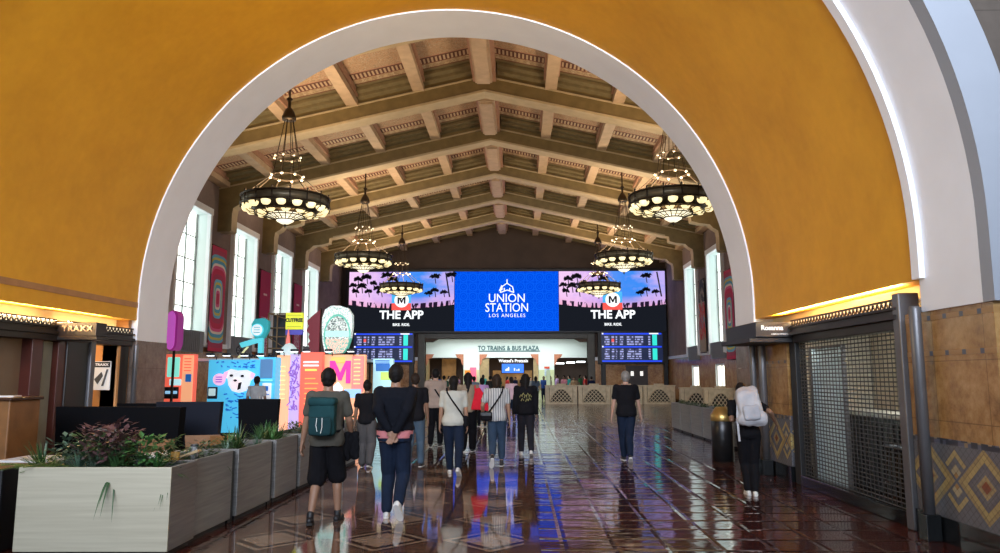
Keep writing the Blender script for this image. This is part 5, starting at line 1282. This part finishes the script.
def hand(m, w, d, side, s, curl=.5, palm=None):
    """palm, four unequal fingers and a thumb growing out of the wrist w towards d"""
    w = V(w); d = V(d).normalized(); pn = V(palm) if palm else V((-side, 0, 0)); pn = (pn - d * pn.dot(d)).normalized(); wd = d.cross(pn)
    if wd.y < 0: wd = -wd                                     # thumb side faces forward
    pc = w + d * .045 * s
    for k in (-1, 0, 1): capsule(m, w + wd * .012 * k * s, .019 * s, w + d * .078 * s + wd * .022 * k * s, .0145 * s, 8)
    for k, L in enumerate((.068, .078, .074, .058)):
        b = w + d * .082 * s + wd * (.030 - .020 * k) * s
        d1 = (d + pn * curl * .5).normalized(); d2 = (d + pn * curl * 1.6).normalized()
        mid = b + d1 * L * .5 * s; e = mid + d2 * L * .5 * s
        capsule(m, b, .0098 * s, mid, .0090 * s, 8); capsule(m, mid, .0090 * s, e, .0078 * s, 8)
    b = w + d * .025 * s + wd * .026 * s; t1 = b + (d * .6 + wd * .7 + pn * .25).normalized() * .036 * s; t2 = t1 + (d * .95 + wd * .2 + pn * .4).normalized() * .032 * s
    capsule(m, b, .013 * s, t1, .0105 * s, 8); capsule(m, t1, .0105 * s, t2, .009 * s, 8)
SKIN1 = M('tan_skin', (.25, .135, .085), .5, var=.08); SKIN2 = M('brown_skin', (.16, .085, .052), .5, var=.08); SKIN3 = M('fair_skin', (.36, .21, .15), .5, var=.08)
HAIRB = M('black_hair', (.006, .005, .005), .65, var=.4, vs=40, spec=.15); HAIRD = M('dark_brown_hair', (.018, .011, .008), .65, var=.4, vs=40, spec=.15); HAIRG = M('grey_hair', (.16, .15, .14), .5, var=.3, vs=40)
def cloth(n, c, r=.85, **k):
    a = Mat(n, c, r, spec=.12, **k); f = a.noise(5, 4); cc = lin(c)[:3]; a.col(a.ramp(f, [(.3, tuple(x * .82 for x in cc)), (.7, tuple(min(1, x * 1.12) for x in cc))])); a.bump(a.noise(160, 2), .15, .002); return a.m
SOLE = M('white_sole', (.7, .7, .68), .6); EYEW = M('eye_white', (.8, .8, .78), .3); LIPS = M('lips', (.35, .12, .10), .5)
def person(label, px, py, H, skin, hair, hair_style, top, bottom, shoe, rz=0, sleeves='short', pants='long', lf=(0, 0, 0), rf=(0, 0, 0), lt=0, rt=0,
           lh=(-.25, .02, .80), rh=(.25, .02, .80), lpalm=None, rpalm=None, fat=1., hips=1., vox=.010, lean=0, side=0, pos=None, group=None, top_name='shirt', bottom_name='trousers', loose=.018, headturn=0, sole=None, hem=.50, curl=.5, barefoot=False):
    if pos is None:
        a = math.atan((py - 276.5) / F) - math.atan(100 / F); yy = 1.7 / math.tan(a); pos = ((px - 519.7) / 750 * (yy * .991 - 1.7 * .132), yy)
    t = empty('person', (pos[0], pos[1], 0), rz, label, 'person', group)
    s = H / 1.728; LEN = .43 * s
    hipz = .895 * s; pel = V((0, 0, hipz + .03 * s))
    hips_ = {-1: V((-.088 * s * hips, 0, hipz)), 1: V((.088 * s * hips, 0, hipz))}
    feet = {-1: V((-.095 * s, 0, .085 * s)) + V(lf), 1: V((.095 * s, 0, .085 * s)) + V(rf)}
    knees = {}; ank = {}
    for q in (-1, 1): knees[q], ank[q] = ik(hips_[q], feet[q], .43 * s, .41 * s, (0, 1, 0))
    # torso leans about the pelvis
    T = Matrix.Translation(pel) @ Matrix.Rotation(-lean, 4, 'X') @ Matrix.Rotation(side, 4, 'Y') @ Matrix.Translation(-pel)
    tor = [(.86, .150, .105, -.01), (.92, .168 * hips, .118, -.012), (.99, .160 * hips, .108, -.005), (1.08, .140, .098, .005), (1.18, .150, .108, .008), (1.28, .168, .115, .005), (1.36, .178, .110, -.005), (1.43, .170, .088, -.012), (1.475, .125, .070, -.015), (1.51, .066, .058, -.01)]
    def ring(off, lo, hi): return [((0, y * s, z * s), (rx * (fat if z < 1.4 else 1) + off) * s, (ry * (fat if z < 1.4 else 1) + off) * s) for z, rx, ry, y in tor if lo <= z <= hi]
    sh = {-1: V((-.182 * s, -.01 * s, 1.415 * s)), 1: V((.182 * s, -.01 * s, 1.415 * s))}
    el = {}; wr = {}
    for q, tg in ((-1, lh), (1, rh)):
        shw = T @ sh[q]; el[q], wr[q] = ik(shw, V(tg) * s, .285 * s, .255 * s, (q * .35, -1, 0)); sh[q] = shw
    # --- body
    m = MB(); loft(m, ring(0, .86, 1.5)); m.xf(T)
    st = len(m.v); hc = V((0, .012 * s, 1.612 * s)); 
    capsule(m, (0, -.012 * s, 1.44 * s), .060 * s, (0, .0, 1.56 * s), .054 * s)
    m.ball(hc + V((0, -.008, .015)) * s, .076 * s, .097 * s, .105 * s, 16); m.ball(hc + V((0, .028, -.055)) * s, .052 * s, .062 * s, .066 * s, 14)
    capsule(m, hc + V((0, .092, .005)) * s, .010 * s, hc + V((0, .112, -.028)) * s, .015 * s, 8); m.ball(hc + V((0, .083, -.068)) * s, .024 * s, .012 * s, .012 * s, 8)
    for q in (-1, 1): m.ball(hc + V((q * .079, -.005, -.010)) * s, .011 * s, .022 * s, .034 * s, 8); m.ball(hc + V((q * .032, .084, .030)) * s, .026 * s, .010 * s, .008 * s, 8)
    HT = T @ Matrix.Translation((0, 0, 1.5 * s)) @ Matrix.Rotation(headturn, 4, 'Z') @ Matrix.Translation((0, 0, -1.5 * s)); m.xf(HT, st)
    for q in (-1, 1):
        m.ball(sh[q], .055 * s, n=10); capsule(m, sh[q], .050 * s, el[q], .040 * s); fm = el[q].lerp(wr[q], .3); capsule(m, el[q], .039 * s, fm, .039 * s); capsule(m, fm, .039 * s, wr[q], .024 * s)
        hd = (wr[q] - el[q]); hand(m, wr[q], hd, q, s * 1.05, curl, lpalm if q < 0 else rpalm)
        capsule(m, hips_[q], .082 * s * hips, knees[q], .056 * s); cm = knees[q].lerp(ank[q], .32) + V((0, -.012 * s, 0)); capsule(m, knees[q], .054 * s, cm, .054 * s); capsule(m, cm, .053 * s, ank[q], .034 * s)
        tp = lt if q < 0 else rt; fd = V((q * .12, math.cos(tp), -math.sin(tp))).normalized(); up = V((0, math.sin(tp), math.cos(tp)))
        capsule(m, ank[q] - up * .03 * s, .034 * s, ank[q] + fd * .10 * s - up * .045 * s, .030 * s)
    fuse(m, 'body', skin, t, vox * (.75 if vox < .02 else 1), 2)
    # --- face details
    for q in (-1, 1):
        m = MB(); m.ball(hc + V((q * .032, .083, .012)) * s, .013 * s, .009 * s, .008 * s, 8); m.xf(HT); e_ = m.build('eye', EYEW, t)
        m = MB(); m.ball(hc + V((q * .032, .091, .012)) * s, .005 * s, .003 * s, .005 * s, 6); m.xf(HT); m.build('pupil', INK, e_)
    m = MB(); m.ball(hc + V((0, .095, -.068)) * s, .022 * s, .006 * s, .007 * s, 8); m.xf(HT); m.build('mouth', LIPS, t)
    # --- hair
    m = MB(); g_ = .010; zf = .05
    m.ball(hc + V((0, -.014, .024)) * s, (.078 + g_) * s, (.096 + g_) * s, (.098 + g_ + .004) * s, 20)
    for i, v in enumerate(m.v):
        r_ = V(v) - hc
        if r_.y > .045 * s and r_.z < .062 * s: m.v[i] = (v[0] * .86, hc.y + .045 * s, v[2])
    m.ball(hc + V((0, -.045, -.035)) * s, .066 * s, .062 * s, .060 * s, 14)
    if hair_style in ('long', 'loose', 'bob'):
        L = {'long': .50, 'loose': .30, 'bob': .14}[hair_style]; wd = {'long': .055, 'loose': .105, 'bob': .095}[hair_style]
        k = 7
        for i in range(k):
            f = i / (k - 1); capsule(m, hc + V((0, -.065 - .03 * math.sin(f * 2.6), .02 - L * f)) * s, wd * (1.05 - .45 * f * (hair_style != 'loose')) * s * .55, hc + V((0, -.068 - .03 * math.sin(f * 2.6), -.02 - L * f)) * s, wd * (1 - .5 * f * (hair_style != 'loose')) * s * .55)
            for q in (-1, 1): capsule(m, hc + V((q * wd * .62 * (1 - .45 * f), -.045, .03 - L * f)) * s, .040 * s * (1 - .3 * f), hc + V((q * wd * .62 * (1 - .45 * f), -.048, -.02 - L * f)) * s, .036 * s * (1 - .3 * f))
    if hair_style == 'bun': m.ball(hc + V((0, -.09, .10)) * s, .045 * s, n=12)
    fuse(m, 'hair', hair, t, vox, 1, .006, 34, HT)
    if hair_style == 'cap':
        m = MB(); m.ball(hc + V((0, -.010, .045)) * s, .092 * s, .112 * s, .088 * s, 20)
        for i, v in enumerate(m.v):
            if v[2] < hc.z + .04 * s: m.v[i] = (v[0], v[1], hc.z + .04 * s)
        capsule(m, hc + V((0, .09, .045)) * s, .035 * s, hc + V((0, .15, .035)) * s, .03 * s); fuse(m, 'cap', HAIRB, t, vox, 1, 0, 9, HT)
    # --- top
    o = loose; m = MB(); loft(m, ring(o, hem if hem > .8 else .86, 1.48)); m.xf(T)
    for q in (-1, 1):
        if sleeves == 'none': continue
        m.ball(sh[q], (.058 + o * .6) * s, n=12)
        if sleeves == 'short': e2 = sh[q].lerp(el[q], .66); capsule(m, sh[q], (.056 + o * .5) * s, e2, (.052 + o * .5) * s)
        else: capsule(m, sh[q], (.054 + o * .6) * s, el[q], (.044 + o * .6) * s); capsule(m, el[q], (.044 + o * .6) * s, el[q].lerp(wr[q], .93), (.030 + o * .5) * s)
    tp_ = fuse(m, top_name, top, t, vox, 3, .010, 8)
    # --- bottom
    m = MB(); loft(m, ring(.008, .86, 1.0))
    for q in (-1, 1):
        w_ = .012 if pants != 'wide' else .03
        capsule(m, hips_[q], (.092 * hips + w_) * s, knees[q] if pants != 'shorts' else knees[q].lerp(hips_[q], .05), (.070 + w_ + (.028 if pants == 'shorts' else 0)) * s)
        if pants != 'shorts':
            e2 = knees[q].lerp(ank[q], .78 if pants == 'crop' else .97); capsule(m, knees[q], (.066 + w_) * s, knees[q].lerp(ank[q], .4) + V((0, -.008, 0)), (.062 + w_) * s); capsule(m, knees[q].lerp(ank[q], .4) + V((0, -.008, 0)), (.062 + w_) * s, e2, (.050 + w_) * s)
    fuse(m, bottom_name, bottom, t, vox, 3, .008, 9)
    # --- shoes
    for q in (-1, 1):
        tp = lt if q < 0 else rt; fd = V((q * .12, math.cos(tp), -math.sin(tp))).normalized(); sd = V((1, 0, 0)); sd = (sd - fd * sd.dot(fd)).normalized(); up = sd.cross(fd)
        if up.z < 0: up = -up
        base = ank[q] - up * .055 * s
        m = MB()
        capsule(m, base - fd * .045 * s, .036 * s, base + fd * .09 * s, .040 * s); capsule(m, base + fd * .08 * s, .040 * s, base + fd * .155 * s - up * .006 * s, .032 * s); capsule(m, base, .040 * s, ank[q] + up * .02 * s, .041 * s)
        so = fuse(m, 'shoe', shoe, t, vox, 1)
        m = MB(); P_ = [(-.085, .0), (-.07, .030), (0, .033), (.07, .043), (.14, .040), (.18, .022), (.19, 0), (.18, -.022), (.14, -.040), (.07, -.043), (0, -.033), (-.07, -.030)]
        z0, z1 = -.048, -.022
        vs = [base + fd * a_ * s + sd * b_ * s + up * z * s for z in (z0, z1) for a_, b_ in P_]; n_ = len(P_)
        m.add(vs, [tuple(range(n_))[::-1], tuple(range(n_, 2 * n_))] + [(i, (i + 1) % n_, n_ + (i + 1) % n_, n_ + i) for i in range(n_)]); m.build('sole', sole or SOLE, so)
    t['_'] = 0; del t['_']
    return t, T, s, dict(sh=sh, el=el, wr=wr, hc=HT @ hc)
def held(name, label, cat, p, group=None):
    o = empty(name, p.location[:], p.rotation_euler.z, label, cat, group); return o
def ribbon(m, pts, w, th=.006, wd=(1, 0, 0)):
    pts = [V(p) for p in pts]; W_ = V(wd).normalized()
    for i in range(len(pts) - 1):
        a, b = pts[i], pts[i + 1]; t_ = (b - a).normalized(); u = (W_ - t_ * W_.dot(t_)).normalized() * w / 2; n_ = t_.cross(u).normalized() * th / 2
        m.add([a - u - n_, a + u - n_, a + u + n_, a - u + n_, b - u - n_, b + u - n_, b + u + n_, b - u + n_], [(0, 1, 2, 3), (4, 5, 6, 7), (0, 1, 5, 4), (1, 2, 6, 5), (2, 3, 7, 6), (3, 0, 4, 7)])
BLKC = cloth('black_cloth', (.006, .006, .008)); NAVYC = cloth('black_navy_jacket_cloth', (.005, .006, .010)); DENIM = cloth('dark_denim', (.010, .017, .036)); DEN2 = cloth('mid_blue_denim', (.028, .048, .082)); DEN3 = cloth('light_blue_denim', (.065, .10, .14)); GRYP = cloth('grey_trouser_cloth', (.08, .075, .075))
OLIVT = cloth('grey_olive_tee', (.070, .066, .055)); BEIG = cloth('beige_shirt_cloth', (.28, .215, .175)); WHTT = cloth('white_tee_cloth', (.36, .36, .32)); KHAK = cloth('taupe_top_cloth', (.22, .17, .12))
a = Mat('striped_blouse_cloth', (.5, .5, .48), .85); x, y, z = a.co(); a.col(a.mix(((x + y * .2) / .045).fract().lt(.28), (.37, .37, .36), (.07, .08, .10))); STRP = a.m
BSH = M('black_shoe', (.01, .01, .012), .5); WSH = M('white_shoe', (.60, .60, .58), .5, var=.1); DSOLE = M('dark_sole', (.02, .02, .02), .6)
# 1 backpacker
p1, T1, s1, J1 = person('man in grey tee and black shorts wearing a teal backpack, nearest the planters', 322, 524, 1.79, SKIN1, HAIRB, 'short', OLIVT, BLKC, BSH, rz=.03, pants='shorts', lf=(-.03, -.16, .02), lt=.2, rf=(.02, .16, .0), lh=(-.30, .05, .82), rh=(.24, .22, .95), fat=1.08, vox=.009, bottom_name='shorts', sole=DSOLE, loose=.022)
TEALC = cloth('teal_backpack_cloth', (.012, .045, .050)); TEAL2 = cloth('dark_teal_pocket_cloth', (.010, .035, .04))
b = held('backpack', 'teal backpack with drawstring pocket and dark straps on the man in shorts', 'backpack', p1)
m = MB(); m.bbox(-.155, .155, -.34, -.13, 1.02, 1.44, .05); fuse(m, 'pack_body', TEALC, b, .012, 3, .012, 9)
m = MB(); m.bbox(-.13, .13, -.40, -.33, 1.03, 1.24, .03); fuse(m, 'front_pocket', TEAL2, b, .010, 2, .008, 12)
m = MB(); m.bbox(-.16, .16, -.36, -.15, 1.36, 1.46, .04); fuse(m, 'top_flap', TEALC, b, .010, 2, .006, 12)
for q in (-1, 1):
    m = MB(); ribbon(m, [(q * .09, -.14, 1.42), (q * .10, -.06, 1.50), (q * .115, .06, 1.475), (q * .13, .145, 1.36), (q * .14, .15, 1.2), (q * .17, .05, 1.10), (q * .14, -.14, 1.06)], .055, .012); m.build('shoulder_strap', BLKC, b)
m = MB(); m.tube([(-.03, -.405, 1.23), (-.035, -.42, 1.15), (-.02, -.42, 1.08)], .004, 5); m.tube([(.03, -.405, 1.23), (.035, -.42, 1.13), (.02, -.42, 1.06)], .004, 5); m.build('drawstring', SOLE, b)
j = held('folded_jacket', 'black jacket hanging over the forearm of the man in shorts', 'jacket', p1)
m = MB()
for k in range(6): capsule(m, (.20 + .02 * k, .14 + .015 * k, 1.0), .045, (.19 + .022 * k, .10 + .02 * k, .80 - .03 * (k % 3)), .05)
fuse(m, 'jacket_cloth', BLKC, j, .012, 2, .02, 12)
# 2 man with hands behind his back
p2, T2, s2, J2 = person('man in dark jacket with hands clasped behind his back, pink shirt hem showing', 392, 519, 1.84, SKIN1, HAIRB, 'short', NAVYC, DENIM, WSH, rz=.0, sleeves='long', lf=(.0, .08, 0), rf=(-.01, -.22, .13), rt=.85, lh=(-.04, -.19, 1.00), rh=(.04, -.20, .985), lpalm=(.2, -1, .3), rpalm=(-.2, -1, .3), fat=1.22, vox=.009, top_name='jacket', bottom_name='jeans', loose=.034, hem=.98)
m = MB(); loft(m, [((0, -.01, z * s2), (.205 + .004 * k) * s2, (.156) * s2) for k, z in enumerate((.90, .94, .985))]); fuse(m, 'shirt_hem', cloth('pink_shirt_cloth', (.45, .16, .17)), p2, .010, 2, .006, 14)
# others
p3, *_ = person('woman in black top and grey trousers walking between the two nearest men', 364, 468, 1.62, SKIN2, HAIRB, 'bun', BLKC, GRYP, BSH, lf=(0, .1, 0), rf=(0, -.12, .03), rt=.3, vox=.013, pants='wide')
p4, *_ = person('person in black tee and light blue jeans just right of the man in the jacket', 413, 468, 1.75, SKIN2, HAIRD, 'short', BLKC, DEN3, BSH, lf=(0, -.26, .07), rf=(.0, .2, 0), lt=.6, vox=.013, bottom_name='jeans')
p5, T5, s5, J5 = person('tall man in beige shirt with a black strap across his back', 434, 447, 1.88, SKIN3, HAIRB, 'short', BEIG, BLKC, BSH, lf=(0, -.05, 0), rf=(0, .16, 0), vox=.014, fat=1.1, loose=.024)
b = held('crossbody_strap', 'thin black crossbody bag of the tall man in beige', 'bag', p5)
m = MB(); ribbon(m, [(-.13, .08, 1.50), (-.12, -.02, 1.60), (-.09, -.13, 1.53), (.04, -.165, 1.33), (.14, -.155, 1.18), (.20, -.10, 1.08)], .035, .01); m.build('bag_strap', BLKC, b)
m = MB(); m.bbox(.15, .27, -.12, .06, .84, 1.08, .03); m.build('bag_body', BLKC, b)
p6, T6, s6, J6 = person('woman in white tee and blue jeans with long black hair', 452, 475, 1.70, SKIN1, HAIRB, 'long', WHTT, DENIM, WSH, lf=(.02, .22, 0), rf=(.02, -.26, .07), rt=.55, vox=.012, fat=1.06, hips=1.10, bottom_name='jeans', loose=.024)
b = held('shoulder_bag', 'dark shoulder bag of the woman in the white tee', 'bag', p6)
m = MB(); ribbon(m, [(-.13, .06, 1.44), (-.12, -.03, 1.50), (-.10, -.135, 1.42), (-.02, -.165, 1.30), (.10, -.17, 1.14), (.19, -.10, 1.0)], .028, .008); m.build('bag_strap', BLKC, b); m = MB(); m.bbox(.17, .26, -.10, .12, .82, 1.02, .03); m.build('bag_body', BLKC, b)
p7, T7, s7, J7 = person('person in taupe top carrying a red bag on the right shoulder', 467, 452, 1.78, SKIN2, HAIRB, 'loose', KHAK, BLKC, BSH, lf=(0, -.1, .02), rf=(0, .12, 0), vox=.014, pants='wide', rh=(.24, .02, 1.0))
b = held('red_tote_bag', 'large red tote bag hanging from the shoulder of the person in taupe', 'bag', p7)
m = MB(); m.prism([(.08, .96), (.54, .92), (.46, 1.14), (.28, 1.44), (.17, 1.44)], -.21, -.13); fuse(m, 'bag_body', cloth('red_tote_cloth', (.50, .015, .03)), b, .012, 3, .016, 8)
m = MB(); ribbon(m, [(.17, -.17, 1.38), (.16, -.08, 1.50), (.17, .06, 1.46), (.22, .08, 1.3), (.27, -.10, 1.36)], .03, .008); m.build('bag_handle', M('red_strap', (.4, .012, .02), .7), b)
p8, T8, s8, J8 = person('woman in striped white blouse and cropped jeans with a small black bag', 496, 467, 1.73, SKIN1, HAIRD, 'bob', STRP, DEN2, BSH, lf=(.02, -.30, .12), rf=(-.01, .18, 0), lt=.8, vox=.012, pants='crop', bottom_name='jeans', lh=(-.27, .1, .95), loose=.024)
b = held('black_handbag', 'small black handbag on the left hip of the woman in the striped blouse', 'bag', p8)
m = MB(); ribbon(m, [(.13, .06, 1.46), (.12, -.03, 1.51), (.11, -.135, 1.43), (.06, -.16, 1.32), (-.05, -.17, 1.16), (-.14, -.15, 1.04)], .03, .008); m.build('bag_strap', BLKC, b)
m = MB(); m.bbox(-.31, -.08, -.22, -.13, .87, 1.04, .03); m.build('bag_body', BLKC, b); m = MB(); m.bbox(-.30, -.09, -.235, -.215, .96, 1.03, .01); m.build('bag_flap', M('black_leather', (.012, .012, .014), .35), b)
p9, *_ = person('person in black graphic jacket and black trousers with long dark hair', 525, 455, 1.75, SKIN2, HAIRB, 'loose', BLKC, cloth('charcoal_trouser_cloth', (.018, .018, .024)), WSH, lf=(0, .18, 0), rf=(.02, -.2, .04), rt=.4, vox=.013, sleeves='long', fat=1.08, loose=.035, top_name='jacket')
GRP = M('jacket_back_print', (.28, .26, .10), .7, var=.5, vs=30); GRR = M('jacket_red_print', (.25, .03, .03), .7)
m = MB()
rnd = random.Random(2)
for k, (x_, z_) in enumerate(((-.10, 1.28), (-.05, 1.31), (.0, 1.27), (.05, 1.31), (.10, 1.28), (-.07, 1.2), (.03, 1.19), (.09, 1.21))): m.tube([(x_ - .03, -.178, z_ - .03), (x_, -.185, z_ + .03), (x_ + .03, -.178, z_ - .02)], .009, 5)
m.build('back_print', GRP, p9)
p10, *_ = person('man in black tee and dark jeans walking alone on the right', 626, 461, 1.80, SKIN3, HAIRG, 'short', BLKC, DENIM, BSH, lf=(.07, .24, 0), rf=(-.07, -.24, .06), rt=.5, vox=.011, bottom_name='jeans', lh=(-.29, .03, .80), rh=(.30, .06, .80), fat=1.1, loose=.024)
# person with the white backpack leaning at the right wall
p11, T11, s11, J11 = person('person in black with a big white backpack leaning near the right wall', 748, 494, 1.62, SKIN2, HAIRB, 'short', BLKC, BLKC, WSH, rz=-.15, lf=(.06, .03, 0), rf=(-.03, -.05, 0), lh=(-.16, .20, 1.12), rh=(.44, .14, 1.10), lean=.25, side=-.08, vox=.011, sleeves='short')
WBP = cloth('white_backpack_cloth', (.40, .40, .42))
b = held('white_backpack', 'large white backpack with grey straps on the person leaning right', 'backpack', p11)
Tb = T11 @ Matrix.Translation((.03, -.02, 0))
m = MB(); m.bbox(-.17, .17, -.40, -.13, .96, 1.44, .09); capsule(m, (-.08, -.24, 1.40), .09, (.08, -.24, 1.42), .09); capsule(m, (-.10, -.30, 1.02), .10, (.12, -.30, 1.02), .11); fuse(m, 'pack_body', WBP, b, .011, 4, .02, 7, Tb)
m = MB(); m.bbox(-.12, .12, -.45, -.37, .98, 1.20, .035); fuse(m, 'front_pocket', cloth('pale_grey_pocket_cloth', (.34, .35, .38)), b, .010, 3, .01, 10, Tb)
for q in (-1, 1):
    m = MB(); ribbon(m, [(q * .10, -.15, 1.40), (q * .11, -.05, 1.44), (q * .12, .06, 1.40), (q * .15, .15, 1.25), (q * .17, .04, 1.05), (q * .13, -.16, 1.0)], .055, .014); m.xf(Tb); m.build('shoulder_strap', WBP, b)
m = MB(); ribbon(m, [(-.16, -.30, 1.25), (-.20, -.30, 1.0), (-.21, -.28, .72)], .03, .006); m.xf(Tb); m.build('hanging_strap', WBP, b)
person('man in pale grey tee facing the cyan dog board', 257, 0, 1.70, SKIN2, HAIRB, 'short', cloth('pale_grey_tee', (.36, .37, .38)), GRYP, BSH, pos=(-7.15, 20.4), vox=.014, lh=(-.2, .2, 1.0), rh=(.2, .2, 1.0))
# farther walkers
FAR = [(482, 26, 1.66, 'lilac', (.42, .26, .50), BLKC, HAIRB, 'bob'), (511, 29, 1.68, 'white and pink', (.62, .42, .48), DENIM, HAIRD, 'long'), (474, 34, 1.70, 'grey blue', (.12, .16, .22), BLKC, HAIRB, 'short'), (490, 40, 1.72, 'black', (.02, .02, .02), DENIM, HAIRB, 'short'),
       (444, 38, 1.74, 'dark green', (.03, .08, .06), BLKC, HAIRB, 'short'), (535, 44, 1.70, 'slate', (.06, .08, .12), BLKC, HAIRB, 'loose')]
for px, y, H, cn, cc, bt, hr, hs in FAR:
    person('distant walker in a %s top in the middle of the hall' % cn, px, 0, H, SKIN1, hr, hs, cloth(cn.replace(' ', '_') + '_top_cloth', cc), bt, BSH, pos=((px - 519.7) / 750 * y, y), vox=.024, lf=(0, .1, 0), rf=(0, -.1, 0), rz=rnd.uniform(-.2, .2))
cols = [('white', (.55, .55, .55)), ('teal', (.03, .25, .24)), ('black', (.015, .015, .018)), ('lilac', (.42, .28, .5)), ('red', (.4, .03, .03)), ('blue', (.03, .08, .3)), ('tan', (.35, .24, .14)), ('grey', (.16, .16, .17)), ('pink', (.6, .25, .32)), ('navy', (.01, .015, .05)), ('cream', (.55, .48, .38)), ('green', (.04, .15, .06))]
spots = [(431, 57.5), (439, 59.5), (449, 58), (458, 60.5), (468, 54.5), (483, 55), (492, 58), (499, 60.5), (507, 56), (515, 59), (522, 61), (530, 57), (536, 60), (543, 53.5), (549, 50), (556, 54), (563, 51), (568, 57.5), (573, 53), (579, 59), (584, 55), (590, 50.2)]
wh = ['beyond the left opening', 'in the middle opening', 'behind the barriers near the right opening']
cm = {}
for i, (px, y) in enumerate(spots):
    n_, c_ = cols[(i * 5) % 12]; H = rnd.uniform(1.58, 1.84); q = 0 if px < 475 else (1 if px < 541 else 2)
    if n_ not in cm: cm[n_] = cloth('crowd_%s_cloth' % n_, c_)
    person('far away traveller in a %s top %s' % (n_, wh[q]), px, 0, H, (SKIN1, SKIN2, SKIN3)[i % 3], HAIRB if i % 3 else HAIRD, ('short', 'bob', 'loose')[i % 3], cm[n_], (BLKC, DENIM, GRYP)[i % 3], BSH, pos=((px - 519.7) / 750 * y, y), vox=.034, rz=rnd.uniform(-3, 3), group='travellers beyond the portal')
